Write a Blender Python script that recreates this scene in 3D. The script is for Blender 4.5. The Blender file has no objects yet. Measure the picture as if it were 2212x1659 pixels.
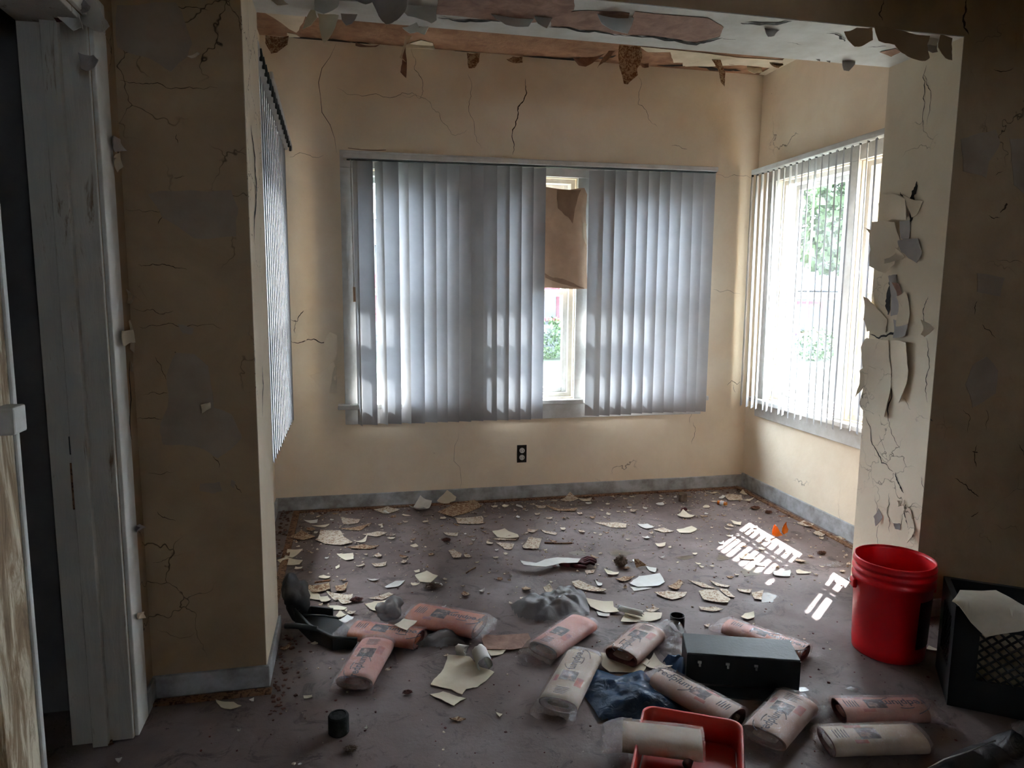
import bpy, bmesh, math, random
from mathutils import Vector, Matrix, noise
from mathutils.geometry import tessellate_polygon
R = math.radians
SC = bpy.context.scene
COL = SC.collection
# ------------------------------------------------------------------ camera
FPX, YAW, PITCH, ROLL, CH = 1543.17, -0.2179, 0.1337, 0.0094, 1.3
cy, sy, cp, sp = math.cos(YAW), math.sin(YAW), math.cos(PITCH), math.sin(PITCH)
FW = Vector((-sy*cp, cy*cp, -sp)); _r = Vector((cy, sy, 0)); _u = _r.cross(FW)
RT_ = _r*math.cos(ROLL)+_u*math.sin(ROLL); UP_ = _u*math.cos(ROLL)-_r*math.sin(ROLL)
CAM = Vector((0, 0, CH))
cd = bpy.data.cameras.new('camera'); cam = bpy.data.objects.new('camera', cd); COL.objects.link(cam)
cam.matrix_world = Matrix(((RT_.x, UP_.x, -FW.x, 0), (RT_.y, UP_.y, -FW.y, 0), (RT_.z, UP_.z, -FW.z, CH), (0, 0, 0, 1)))
cd.sensor_fit = 'HORIZONTAL'; cd.sensor_width = 36; cd.lens = FPX/2212*36; cd.clip_start = .03; cd.clip_end = 200
SC.camera = cam
# ------------------------------------------------------------------ light and exposure
SC.view_settings.view_transform = 'Standard'; SC.view_settings.look = 'None'
SC.view_settings.exposure = 1.45; SC.view_settings.gamma = 1.0; SC.view_settings.use_curve_mapping = False
W = bpy.data.worlds.new('sky'); SC.world = W; W.use_nodes = True
bg = W.node_tree.nodes['Background']; bg.inputs[0].default_value = (0.84, 0.91, 1.0, 1); bg.inputs[1].default_value = 30.0
SAZ, SEL = R(41), R(57)
sd = bpy.data.lights.new('sun', 'SUN'); sd.energy = 42; sd.angle = R(0.6); sd.color = (1, .975, .94)
sun = bpy.data.objects.new('sun', sd); COL.objects.link(sun)
sun.location = (6, 8, 12)
sun.rotation_euler = Vector((-math.cos(SAZ)*math.cos(SEL), -math.sin(SAZ)*math.cos(SEL), -math.sin(SEL))).to_track_quat('-Z', 'Y').to_euler()
SC.cycles.max_bounces = 12; SC.cycles.diffuse_bounces = 6; SC.cycles.transparent_max_bounces = 24
SC.cycles.sample_clamp_indirect = 6.0

# ------------------------------------------------------------------ rays from photo measurements onto planes of the room
def PL(px, py, ax, val):
    d = FW+RT_*((px-1106)/FPX)-UP_*((py-829.5)/FPX)
    return CAM+d*((val-CAM[ax])/d[ax])
def F(px, py, z=0.0): return PL(px, py, 2, z)
def BK(px, py, y=4.223): return PL(px, py, 1, y)
def SD(px, py, x=2.521): return PL(px, py, 0, x)

# ------------------------------------------------------------------ materials
def lin(c): return tuple(((v/255+.055)/1.055)**2.4 if v > 10 else v/255/12.92 for v in c)+(1,)
class NT:
    def __init__(s, name):
        s.m = bpy.data.materials.new(name); s.m.use_nodes = True; s.t = s.m.node_tree; s.t.nodes.clear()
        s.out = s.n('ShaderNodeOutputMaterial')
    def n(s, t, **k):
        x = s.t.nodes.new(t)
        for a, b in k.items(): setattr(x, a, b)
        return x
    def l(s, a, b): s.t.links.new(a, b)
    def co(s): return s.n('ShaderNodeTexCoord').outputs['Object']
    def noise(s, scale, detail=5, rough=.6, dist=0, vec=None):
        x = s.n('ShaderNodeTexNoise'); x.inputs['Scale'].default_value = scale; x.inputs['Detail'].default_value = detail
        x.inputs['Roughness'].default_value = rough; x.inputs['Distortion'].default_value = dist
        s.l(vec or s.co(), x.inputs['Vector']); return x
    def ramp(s, sock, stops):
        x = s.n('ShaderNodeValToRGB'); e = x.color_ramp.elements
        e[0].position, e[0].color = stops[0]; e[1].position, e[1].color = stops[-1]
        for p, c in stops[1:-1]:
            q = e.new(p); q.color = c
        s.l(sock, x.inputs[0]); return x.outputs[0]
    def mix(s, fac, a, b, mode='MIX'):
        x = s.n('ShaderNodeMix', data_type='RGBA', blend_type=mode)
        for i, v in ((0, fac), (6, a), (7, b)):
            if hasattr(v, 'is_linked'): s.l(v, x.inputs[i])
            else: x.inputs[i].default_value = v
        return x.outputs[2]
    def bsdf(s, col, rough=.7, metal=0, spec=.3):
        b = s.n('ShaderNodeBsdfPrincipled'); b.inputs['Roughness'].default_value = rough; b.inputs['Metallic'].default_value = metal
        b.inputs['Specular IOR Level'].default_value = spec
        if hasattr(col, 'is_linked'): s.l(col, b.inputs['Base Color'])
        else: b.inputs['Base Color'].default_value = col
        return b
    def bump(s, h, b, strength=.3, dist=.01):
        x = s.n('ShaderNodeBump'); x.inputs['Strength'].default_value = strength; x.inputs['Distance'].default_value = dist
        s.l(h, x.inputs['Height']); s.l(x.outputs[0], b.inputs['Normal'])
    def done(s, sh): s.l(sh, s.out.inputs[0]); return s.m
B1 = (0, 0, 0, 1); W1 = (1, 1, 1, 1)
def pm(name, c1, c2=None, scale=6, rough=.75, metal=0, spec=.3, bump=.15, bs=40, lo=.35, hi=.65, dist=.004, nd=0):
    t = NT(name); c1 = lin(c1); c2 = lin(c2) if c2 else tuple(v*.8 for v in c1[:3])+(1,)
    nz = t.noise(scale, dist=nd); col = t.ramp(nz.outputs[0], [(lo, c1), (hi, c2)])
    b = t.bsdf(col, rough, metal, spec)
    if bump: t.bump(t.noise(bs, 4).outputs[0], b, bump, dist)
    return t.done(b.outputs[0])
def crackmat(name, base, dirt, crack, cs=1.7, thr=.02, amount=.55, rough=.8, stain=3.0):
    """painted plaster: mottled colour, thin crackle lines broken up by a mask, faint relief"""
    t = NT(name); co = t.co()
    wob = t.noise(4, 4, vec=co); add = t.n('ShaderNodeVectorMath', operation='SCALE'); add.inputs[3].default_value = .35
    t.l(wob.outputs['Color'], add.inputs[0]); a2 = t.n('ShaderNodeVectorMath', operation='ADD'); t.l(co, a2.inputs[0]); t.l(add.outputs[0], a2.inputs[1])
    v = t.n('ShaderNodeTexVoronoi', feature='DISTANCE_TO_EDGE'); v.inputs['Scale'].default_value = cs; t.l(a2.outputs[0], v.inputs['Vector'])
    line = t.ramp(v.outputs['Distance'], [(0, W1), (thr, B1)])
    mask = t.ramp(t.noise(1.3, 3, vec=co).outputs[0], [(amount, B1), (amount+.08, W1)])
    lm = t.mix(1.0, line, mask, 'MULTIPLY')
    col = t.ramp(t.noise(stain, 6, .65, .4, co).outputs[0], [(.3, lin(base)), (.72, lin(dirt))])
    spk = t.ramp(t.noise(45, 3, .7, 0, co).outputs[0], [(.74, B1), (.78, W1)])
    col = t.mix(spk, col, lin(tuple(c*.72 for c in dirt)))
    col = t.mix(lm, col, lin(crack))
    b = t.bsdf(col, rough, 0, .25)
    h = t.mix(lm, t.noise(7, 6, .6, 0, co).outputs[0], B1)
    t.bump(h, b, .35, .012)
    return t.done(b.outputs[0])
M = {}
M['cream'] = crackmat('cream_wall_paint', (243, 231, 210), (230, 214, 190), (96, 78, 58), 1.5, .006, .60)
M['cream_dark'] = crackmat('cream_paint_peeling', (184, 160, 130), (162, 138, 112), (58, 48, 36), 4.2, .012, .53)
M['jamb'] = crackmat('jamb_cream_paint', (226, 214, 192), (214, 200, 176), (80, 66, 50), 5, .012, .52)
M['cream_flat'] = pm('cream_paint', (224, 213, 192), (206, 194, 170), 9, bump=.1)
M['white_paint'] = pm('white_ceiling_paint', (226, 226, 222), (205, 203, 195), 7, bump=.25, bs=14)
M['plaster'] = pm('bare_grey_plaster', (178, 172, 168), (158, 152, 150), 6)
M['plaster2'] = pm('bare_warm_plaster', (170, 154, 136), (154, 138, 122), 6)
M['brown_board'] = pm('brown_fibreboard', (158, 120, 92), (122, 86, 62), 14, bump=.5, bs=60, nd=.5)
M['mauve_board'] = pm('weathered_fibreboard', (160, 126, 108), (126, 94, 80), 18, bump=.6, bs=50, nd=.6)
M['crevice'] = pm('dark_crevice', (34, 24, 20), (22, 16, 14), 8, bump=0)
M['crackline'] = pm('crack_line', (78, 60, 44), (52, 40, 30), 8, bump=0)
def speck(name, base, spot, scale=90, lo=.5, hi=.56):
    t = NT(name); n1 = t.noise(scale, 5, .7, 1.2)
    col = t.ramp(n1.outputs[0], [(lo, lin(base)), (hi, lin(spot))]); b = t.bsdf(col, .85, 0, .2); t.bump(n1.outputs[0], b, .3, .003)
    return t.done(b.outputs[0])
M['speckled'] = speck('speckled_paint_underside', (206, 194, 176), (150, 122, 98), 70)
M['brown_flake'] = speck('brown_backed_flake', (182, 160, 134), (120, 84, 60), 60, .45, .55)
M['trimw'] = pm('white_trim_paint', (216, 217, 216), (196, 196, 192), 12, rough=.5, bump=.3, bs=30)
M['board_grey'] = pm('grey_baseboard_paint', (188, 192, 196), (140, 138, 136), 11, rough=.6, bump=.3, bs=25)
def woodtrim():
    t = NT('peeling_trim_paint'); co = t.co(); mp = t.n('ShaderNodeMapping'); mp.inputs['Scale'].default_value = (1, 1, .12); t.l(co, mp.inputs[0])
    n1 = t.noise(30, 6, .7, .6, mp.outputs[0]); col = t.ramp(n1.outputs[0], [(.30, lin((120, 92, 68))), (.40, lin((200, 196, 186))), (.8, lin((184, 184, 180)))])
    b = t.bsdf(col, .6); t.bump(n1.outputs[0], b, .4, .006); return t.done(b.outputs[0])
M['woodtrim'] = woodtrim()
def weathered():
    t = NT('weathered_door_edge'); co = t.co(); mp = t.n('ShaderNodeMapping'); mp.inputs['Scale'].default_value = (1, 1, .16); t.l(co, mp.inputs[0])
    n1 = t.noise(26, 6, .7, .8, mp.outputs[0]); col = t.ramp(n1.outputs[0], [(.40, lin((214, 204, 182))), (.52, lin((150, 130, 104))), (.7, lin((96, 74, 56)))])
    b = t.bsdf(col, .75); t.bump(n1.outputs[0], b, .6, .008); return t.done(b.outputs[0])
M['weathered'] = weathered()
def floormat():
    t = NT('dirty_concrete_floor'); co = t.co()
    big = t.noise(1.6, 6, .65, .5, co); col = t.ramp(big.outputs[0], [(.32, lin((101, 87, 84))), (.5, lin((115, 101, 98))), (.68, lin((132, 118, 115)))])
    mid = t.ramp(t.noise(9, 7, .75, 1.0, co).outputs[0], [(.54, B1), (.62, W1)]); col = t.mix(mid, col, lin((88, 78, 75)))
    sm = t.ramp(t.noise(38, 5, .7, .3, co).outputs[0], [(.64, B1), (.69, W1)]); col = t.mix(sm, col, lin((66, 57, 54)))
    wh = t.ramp(t.noise(75, 3, .6, 0, co).outputs[0], [(.73, B1), (.75, W1)]); col = t.mix(wh, col, lin((205, 196, 184)))
    b = t.bsdf(col, .72, 0, .35)
    rr = t.ramp(t.noise(3, 5, .6, 0, co).outputs[0], [(.4, (.85, .85, .85, 1)), (.68, (.42, .42, .42, 1))]); t.l(rr, b.inputs['Roughness'])
    t.bump(t.noise(30, 7, .75, 0, co).outputs[0], b, .4, .01); return t.done(b.outputs[0])
M['floor'] = floormat()
M['stain'] = pm('wet_brown_stain', (104, 90, 74), (82, 72, 62), 30, rough=.35, spec=.5, bump=.3)
M['black'] = pm('black_plastic', (30, 32, 34), (22, 24, 26), 20, rough=.45, spec=.4, bump=.1)
M['blackg'] = pm('charcoal_moulded_plastic', (52, 58, 60), (42, 46, 48), 9, rough=.55, spec=.4, bump=.2, bs=90)
M['rubber'] = pm('black_foam', (40, 42, 42), (26, 28, 28), 60, rough=.95, bump=.6, bs=120)
M['red'] = pm('red_bucket_plastic', (226, 14, 28), (206, 8, 22), 4, rough=.38, spec=.5, bump=.04)
M['redlabel'] = pm('bucket_label', (70, 26, 40), (40, 16, 28), 24, rough=.4, bump=0)
M['traymat'] = pm('red_tray_plastic', (200, 52, 34), (170, 38, 26), 8, rough=.45, spec=.5, bump=.08)
M['metal'] = pm('pale_metal', (206, 208, 208), (150, 150, 150), 20, rough=.35, metal=.8, bump=.1)
M['cloth'] = pm('white_cloth', (226, 220, 206), (210, 203, 188), 10, rough=.9, bump=.3, bs=200)
M['paperboard'] = pm('brown_backing_paper', (186, 158, 132), (160, 134, 112), 5, bump=.2)
M['paperboard2'] = pm('torn_brown_paper', (140, 112, 90), (120, 94, 74), 8, bump=.2)
M['tack'] = speck('tack_strip_wood', (132, 100, 76), (76, 50, 36), 50)
M['rust'] = pm('rust_crumbs', (112, 78, 64), (78, 54, 44), 30, bump=.5)
M['glove'] = pm('dark_red_glove', (92, 36, 40), (58, 24, 28), 20, rough=.7, bump=.4)
M['rock'] = pm('grey_brown_lump', (120, 104, 92), (84, 68, 56), 25, bump=.8, bs=60)
M['pinkpaper'] = pm('pink_flyer_paper', (206, 146, 128), (184, 118, 102), 7, rough=.6, bump=.2)
M['palepaper'] = pm('pale_flyer_paper', (204, 176, 158), (184, 150, 134), 7, rough=.6, bump=.2)
M['creampaper'] = pm('cream_flyer_paper', (198, 184, 160), (170, 150, 124), 7, rough=.6, bump=.2)
M['orangepaper'] = pm('orange_flyer_paper', (206, 132, 98), (176, 92, 72), 7, rough=.6, bump=.2)
M['inside'] = pm('newsprint_layers', (112, 66, 60), (66, 40, 40), 40, rough=.8, bump=.3)
M['ink'] = pm('dark_ink', (44, 40, 62), (58, 52, 74), 20, rough=.5, bump=0)
def photoblock():
    t = NT('printed_photo'); n1 = t.noise(55, 3, .6, .4)
    col = t.ramp(n1.outputs[0], [(.42, lin((40, 36, 44))), (.55, lin((92, 74, 76))), (.66, lin((176, 136, 122)))])
    return t.done(t.bsdf(col, .5).outputs[0])
M['photo'] = photoblock()
M['coupon'] = pm('printed_orange_panel', (204, 108, 84), (150, 96, 104), 30, rough=.5, bump=0)
def film(name, tint, tr=.75, rough=.18, bs=45, strength=.9, diff=None, gl=.38):
    t = NT(name); tb = t.n('ShaderNodeBsdfTransparent'); tb.inputs[0].default_value = tint
    g = t.n('ShaderNodeBsdfGlossy'); g.inputs['Roughness'].default_value = rough; g.inputs[0].default_value = (1, 1, 1, 1)
    df = t.n('ShaderNodeBsdfDiffuse'); df.inputs[0].default_value = diff or (.6, .55, .55, 1)
    tl = t.n('ShaderNodeBsdfTranslucent'); tl.inputs[0].default_value = diff or (.6, .55, .55, 1)
    bp = t.n('ShaderNodeBump'); bp.inputs['Strength'].default_value = strength; bp.inputs['Distance'].default_value = .012
    t.l(t.noise(bs, 3, .6, 1.5).outputs[0], bp.inputs['Height']); t.l(bp.outputs[0], g.inputs['Normal'])
    d2 = t.n('ShaderNodeMixShader'); d2.inputs[0].default_value = .4; t.l(df.outputs[0], d2.inputs[1]); t.l(tl.outputs[0], d2.inputs[2])
    m1 = t.n('ShaderNodeMixShader'); m1.inputs[0].default_value = gl; t.l(d2.outputs[0], m1.inputs[1]); t.l(g.outputs[0], m1.inputs[2])
    m2 = t.n('ShaderNodeMixShader'); m2.inputs[0].default_value = tr; t.l(m1.outputs[0], m2.inputs[1]); t.l(tb.outputs[0], m2.inputs[2])
    return t.done(m2.outputs[0])
M['film'] = film('clear_plastic_film', (1, .95, .95, 1), .72)
M['bagclear'] = film('clear_bag_film', (.95, .97, 1, 1), .55, .2, gl=.25)
M['baggrey'] = film('grey_bag_film', (.62, .62, .64, 1), .45, .3, 30, .8, (.30, .30, .31, 1), .14)
M['bagdark'] = film('dark_bag_film', (.4, .4, .42, 1), .25, .35, 30, .8, (.06, .06, .065, 1), .08)
M['bagblue'] = film('blue_bag_film', (.10, .22, .4, 1), .10, .3, 26, .8, (.012, .06, .15, 1), .05)
def glassmat():
    t = NT('window_glass'); tb = t.n('ShaderNodeBsdfTransparent'); tb.inputs[0].default_value = (.93, .96, .97, 1)
    g = t.n('ShaderNodeBsdfGlossy'); g.inputs['Roughness'].default_value = .03
    df = t.n('ShaderNodeBsdfTranslucent'); df.inputs[0].default_value = (.8, .85, .9, 1)
    dirt = t.ramp(t.noise(14, 6, .8).outputs[0], [(.5, (.003, .003, .003, 1)), (.75, (.02, .02, .02, 1))])
    m0 = t.n('ShaderNodeMixShader'); t.l(dirt, m0.inputs[0]); t.l(tb.outputs[0], m0.inputs[1]); t.l(df.outputs[0], m0.inputs[2])
    pass
    m2 = t.n('ShaderNodeMixShader'); m2.inputs[0].default_value = .04; t.l(m0.outputs[0], m2.inputs[1]); t.l(g.outputs[0], m2.inputs[2])
    return t.done(m2.outputs[0])
M['glass'] = glassmat()
def slatmat():
    t = NT('vinyl_slat'); col = t.ramp(t.noise(5, 5).outputs[0], [(.35, (.44, .435, .44, 1)), (.7, (.37, .365, .37, 1))])
    d = t.n('ShaderNodeBsdfDiffuse'); t.l(col, d.inputs[0]); tr = t.n('ShaderNodeBsdfTranslucent'); tr.inputs[0].default_value = (.60, .65, .72, 1)
    m2 = t.n('ShaderNodeMixShader'); m2.inputs[0].default_value = .026; t.l(d.outputs[0], m2.inputs[1]); t.l(tr.outputs[0], m2.inputs[2])
    return t.done(m2.outputs[0])
M['slat'] = slatmat()
def amber():
    t = NT('amber_glass'); b = t.bsdf(lin((235, 130, 30)), .08, 0, .6); b.inputs['Transmission Weight'].default_value = .6; return t.done(b.outputs[0])
M['amber'] = amber()
M['grass'] = pm('lawn_grass', (24, 37, 18), (18, 28, 14), 3, bump=.4)
M['concrete'] = pm('sidewalk', (46, 46, 45), (40, 40, 40), 3)
M['siding'] = pm('pale_siding', (52, 55, 62), (46, 49, 56), 3, bump=.2)
M['redtrim'] = pm('red_window_trim', (80, 18, 26), (70, 14, 22), 4, bump=0)
M['darkglass'] = pm('dark_far_window', (34, 38, 46), (28, 30, 38), 3, rough=.2, bump=0)
M['roof'] = pm('grey_roof_shingles', (46, 46, 54), (34, 34, 40), 8)
M['leaf'] = pm('tree_leaves', (44, 64, 28), (26, 42, 18), 5, bump=0)
M['bark'] = pm('tree_bark', (44, 42, 40), (30, 28, 26), 9)
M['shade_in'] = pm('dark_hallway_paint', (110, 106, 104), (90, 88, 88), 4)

# ------------------------------------------------------------------ object helpers
def link(o, parent=None):
    COL.objects.link(o)
    if parent: o.parent = parent
    return o
def tag(o, label=None, cat=None, group=None, kind=None):
    if label: o['label'] = label
    if cat: o['category'] = cat
    if group: o['group'] = group
    if kind: o['kind'] = kind
    return o
def empty(name, loc=(0, 0, 0), rz=0):
    o = bpy.data.objects.new(name, None); o.location = loc; o.rotation_euler = (0, 0, rz); o.empty_display_size = .05
    return link(o)
def mo(name, vs, fs, mat, parent=None, smooth=False, thick=0, bev=0):
    me = bpy.data.meshes.new(name); me.from_pydata([tuple(v) for v in vs], [], fs); me.update()
    for m in (mat if isinstance(mat, (list, tuple)) else [mat]): me.materials.append(M[m] if isinstance(m, str) else m)
    if smooth: me.polygons.foreach_set('use_smooth', [True]*len(me.polygons))
    o = bpy.data.objects.new(name, me); link(o, parent)
    if thick:
        s = o.modifiers.new('s', 'SOLIDIFY'); s.thickness = thick; s.offset = 1
    if bev:
        b = o.modifiers.new('b', 'BEVEL'); b.width = bev; b.segments = 2; b.limit_method = 'ANGLE'
    return o
class MB:
    def __init__(s): s.v = []; s.f = []
    def add(s, vs, fs):
        n = len(s.v); s.v += [Vector(v) for v in vs]; s.f += [tuple(i+n for i in f) for f in fs]; return s
    def box(s, a, b):
        x0, y0, z0 = a; x1, y1, z1 = b
        return s.add([(x0, y0, z0), (x1, y0, z0), (x1, y1, z0), (x0, y1, z0), (x0, y0, z1), (x1, y0, z1), (x1, y1, z1), (x0, y1, z1)],
                     [(0, 3, 2, 1), (4, 5, 6, 7), (0, 1, 5, 4), (1, 2, 6, 5), (2, 3, 7, 6), (3, 0, 4, 7)])
    def prism(s, pts, z0, z1):
        n = len(pts); tri = tessellate_polygon([[Vector((p[0], p[1], 0)) for p in pts]])
        v = [(p[0], p[1], z0) for p in pts]+[(p[0], p[1], z1) for p in pts]
        f = [tuple(reversed(t)) for t in tri]+[tuple(i+n for i in t) for t in tri]+[(i, (i+1) % n, (i+1) % n+n, i+n) for i in range(n)]
        return s.add(v, f)
    def tube(s, path, r, seg=10, close=False):
        path = [Vector(p) for p in path]; n = len(path); vs = []; fs = []
        for i, p in enumerate(path):
            a = path[max(i-1, 0)] if not close else path[(i-1) % n]; b = path[min(i+1, n-1)] if not close else path[(i+1) % n]
            t = (b-a).normalized(); up = Vector((0, 0, 1)) if abs(t.z) < .95 else Vector((1, 0, 0))
            x = t.cross(up).normalized(); y = x.cross(t); rr = r[i] if isinstance(r, (list, tuple)) else r
            vs += [p+(x*math.cos(2*math.pi*k/seg)+y*math.sin(2*math.pi*k/seg))*rr for k in range(seg)]
        for i in range(n if close else n-1):
            j = (i+1) % n
            fs += [(i*seg+k, i*seg+(k+1) % seg, j*seg+(k+1) % seg, j*seg+k) for k in range(seg)]
        if not close: fs += [tuple(range(seg))[::-1], tuple((n-1)*seg+k for k in range(seg))]
        return s.add(vs, fs)
    def lathe(s, prof, seg=48, c=(0, 0, 0), cap=True):
        c = Vector(c); vs = []; fs = []; n = len(prof)
        for r, z in prof: vs += [c+Vector((r*math.cos(2*math.pi*k/seg), r*math.sin(2*math.pi*k/seg), z)) for k in range(seg)]
        for i in range(n-1): fs += [(i*seg+k, i*seg+(k+1) % seg, (i+1)*seg+(k+1) % seg, (i+1)*seg+k) for k in range(seg)]
        if cap: fs += [tuple(range(seg))[::-1], tuple((n-1)*seg+k for k in range(seg))]
        return s.add(vs, fs)
    def build(s, name, mat, parent=None, **k): return mo(name, s.v, s.f, mat, parent, **k)
def box(name, a, b, mat, parent=None, bev=0): return MB().box(a, b).build(name, mat, parent, bev=bev)
RN = random.Random(7)
def rough(pts, amt, it=2, rnd=RN):
    """jagged outline: midpoint displacement of a closed loop of vectors"""
    for _ in range(it):
        out = []
        for i, p in enumerate(pts):
            q = pts[(i+1) % len(pts)]; d = q-p; L = d.length
            off = Vector((rnd.uniform(-1, 1), rnd.uniform(-1, 1), rnd.uniform(-1, 1)))*L*amt
            out += [p, p+d*rnd.uniform(.35, .65)+off]
        pts = out
    return pts
def sheet(name, pts, nrm, mat, parent=None, thick=.0015, lift=0, grip=None, base=0, cuts=2, jag=.05, wave=0, seed=0, it=2):
    """thin sheet cut along a polygon on a plane; lift curls it off the plane away from the attached side `grip`"""
    nrm = Vector(nrm).normalized(); rnd = random.Random(seed or len(pts)*31+int(abs(pts[0].x)*1000))
    org = sum(pts, Vector())/len(pts)
    p2 = rough([Vector(p) for p in pts], jag, it, rnd) if jag else pts
    p2 = [p-nrm*((p-org).dot(nrm)) for p in p2]
    ax = nrm.orthogonal().normalized(); ay = nrm.cross(ax)
    fl = [Vector(((p-org).dot(ax), (p-org).dot(ay), 0)) for p in p2]
    bm = bmesh.new(); bv = [bm.verts.new(p) for p in fl]
    for t in tessellate_polygon([fl]):
        try: bm.faces.new([bv[i] for i in t])
        except ValueError: pass
    if cuts: bmesh.ops.subdivide_edges(bm, edges=bm.edges[:], cuts=cuts, use_grid_fill=True)
    bmesh.ops.recalc_face_normals(bm, faces=bm.faces[:])
    g = Vector(grip)-org if grip is not None else None
    vs = [org+ax*v.co.x+ay*v.co.y for v in bm.verts]
    if g is not None:
        dm = [(v-org-g).length for v in vs]; mx = max(dm) or 1
    out = []
    for i, v in enumerate(vs):
        h = base
        if g is not None: h += lift*(dm[i]/mx)**2
        elif lift: h += lift*((v-org).length/max((q-org).length for q in pts))**2
        if wave: h += wave*noise.noise(v*14+Vector((seed, 0, 0)))
        out.append(v+nrm*h)
    fs = [tuple(v.index for v in f.verts) for f in bm.faces]; bm.free()
    o = mo(name, out, fs, mat, parent, smooth=True, thick=0)
    s = o.modifiers.new('s', 'SOLIDIFY'); s.thickness = thick; s.offset = 0
    s = o.modifiers.new('e', 'EDGE_SPLIT'); s.split_angle = R(40)
    return o
def ribbon(name, pts, nrm, w, mat, parent=None, off=.0015, jit=.35, sub=3, seed=1):
    """a crack: jagged line of varying width lying just on a surface"""
    rnd = random.Random(seed+int(abs(pts[0].x+pts[0].z)*997)); nrm = Vector(nrm).normalized(); P = [Vector(p) for p in pts]
    for _ in range(sub):
        o = []
        for a, b in zip(P, P[1:]):
            d = b-a; sdv = nrm.cross(d); o += [a, a+d*.5+sdv*rnd.uniform(-.16, .16)]
        P = o+[P[-1]]
    n = len(P); vs = []; fs = []
    for i, p in enumerate(P):
        t = (P[min(i+1, n-1)]-P[max(i-1, 0)]); s = nrm.cross(t).normalized()
        ww = w*(.15+.85*math.sin(math.pi*min(max(i/(n-1), .0), 1))**.6)*rnd.uniform(1-jit, 1+jit)
        vs += [p+s*ww/2+nrm*off, p-s*ww/2+nrm*off]
    for i in range(n-1): fs.append((2*i, 2*i+1, 2*i+3, 2*i+2))
    return mo(name, vs, fs, mat, parent)
def holes_wall(name, ax, p0, p1, u0, u1, z0, z1, holes, mat, label=None):
    """wall slab between planes p0,p1 of axis ax with rectangular openings (u0,u1,z0,z1)"""
    us = sorted({u0, u1, *[h[0] for h in holes], *[h[1] for h in holes]}); zs = sorted({z0, z1, *[h[2] for h in holes], *[h[3] for h in holes]})
    b = MB()
    for a, c in zip(us, us[1:]):
        for d, e in zip(zs, zs[1:]):
            if any(h[0] <= (a+c)/2 <= h[1] and h[2] <= (d+e)/2 <= h[3] for h in holes): continue
            if ax == 1: b.box((a, p0, d), (c, p1, e))
            else: b.box((p0, a, d), (p1, c, e))
    return tag(b.build(name, mat), label, None, None, 'structure')

# ------------------------------------------------------------------ setting
XL, XR, YB, Y1, Y2, XJL, XJR, ZC, ZS, XN = -.463, 2.521, 4.223, 2.313, 2.686, -.303, 2.175, 2.626, 2.217, -.645
RX, RY = 3.3, -2.6      # near room right wall and rear wall
floor = tag(box('floor', (-1.9, RY-.15, -.12), (RX+.15, YB+.16, 0), 'floor'), 'dirty grey concrete floor strewn with paint flakes', kind='structure')
WB = [(.07, .55, .63, 1.95), (.84, 1.32, .63, 1.95), (1.45, 2.10, .63, 1.95)]
wall_back = holes_wall('wall_back', 1, YB, YB+.16, XL-.16, XR+.16, 0, ZC, WB, 'cream')
WR = [(3.33, 3.98, .63, 1.95), (2.74, 3.25, .63, 1.95)]
wall_right = holes_wall('wall_right', 0, XR, XR+.16, Y2-.05, YB, 0, ZC, WR, 'cream')
WL = [(2.95, 3.80, .64, 1.95)]
wall_left = holes_wall('wall_left', 0, XL-.16, XL, Y2-.05, YB, 0, ZC, WL, 'cream')
ceiling = tag(box('ceiling_far', (XL-.16, Y2-.02, ZC), (XR+.16, YB+.16, ZC+.06), 'brown_board'), kind='structure')
roof = tag(MB().box((XL-.6, Y2-.2, ZC+.06), (XR+.16+.42, YB+.16+.42, ZC+.16)).box((-2.2, RY-.3, ZC+.1), (RX+.3, Y2+.1, ZC+.2)).build('roof', 'roof'), kind='structure')
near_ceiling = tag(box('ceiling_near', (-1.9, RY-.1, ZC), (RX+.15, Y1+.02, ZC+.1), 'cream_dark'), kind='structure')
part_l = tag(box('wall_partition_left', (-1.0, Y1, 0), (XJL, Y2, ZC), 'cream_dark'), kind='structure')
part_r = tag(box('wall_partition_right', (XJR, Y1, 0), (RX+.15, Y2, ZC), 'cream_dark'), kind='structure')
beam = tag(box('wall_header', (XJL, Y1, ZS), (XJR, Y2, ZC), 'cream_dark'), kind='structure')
jamb_l = tag(box('trim_1', (XJL, Y1+.001, 0), (XJL+.002, Y2-.001, ZS), 'jamb'), kind='structure')
jamb_r = tag(box('trim_2', (XJR-.002, Y1+.001, 0), (XJR, Y2-.001, ZS), 'jamb'), kind='structure')
soffit = tag(box('trim_3', (XJL, Y1+.001, ZS-.003), (XJR, Y2-.001, ZS), 'white_paint'), kind='structure')
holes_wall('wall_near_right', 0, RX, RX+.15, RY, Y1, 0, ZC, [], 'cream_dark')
holes_wall('wall_rear', 1, RY-.15, RY, -1.9, RX+.15, 0, ZC, [(1.0, 1.3, 1.5, 1.85)], 'cream_dark')  # small opening added as a source of dim daylight from behind
DY0, DY1, DZ = 1.49, 2.107, 1.96
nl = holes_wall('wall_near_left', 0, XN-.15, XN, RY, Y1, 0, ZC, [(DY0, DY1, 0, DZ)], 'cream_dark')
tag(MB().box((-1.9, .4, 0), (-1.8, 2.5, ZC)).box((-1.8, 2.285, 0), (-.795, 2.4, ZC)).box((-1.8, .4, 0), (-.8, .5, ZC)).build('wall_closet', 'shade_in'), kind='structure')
# unseen rear window, added to let dim fill light into the near room
fill_win = tag(MB().box((1.0, RY-.1, 1.5), (1.3, RY-.09, 1.85)).build('window_9', 'glass'), kind='structure')

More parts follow.
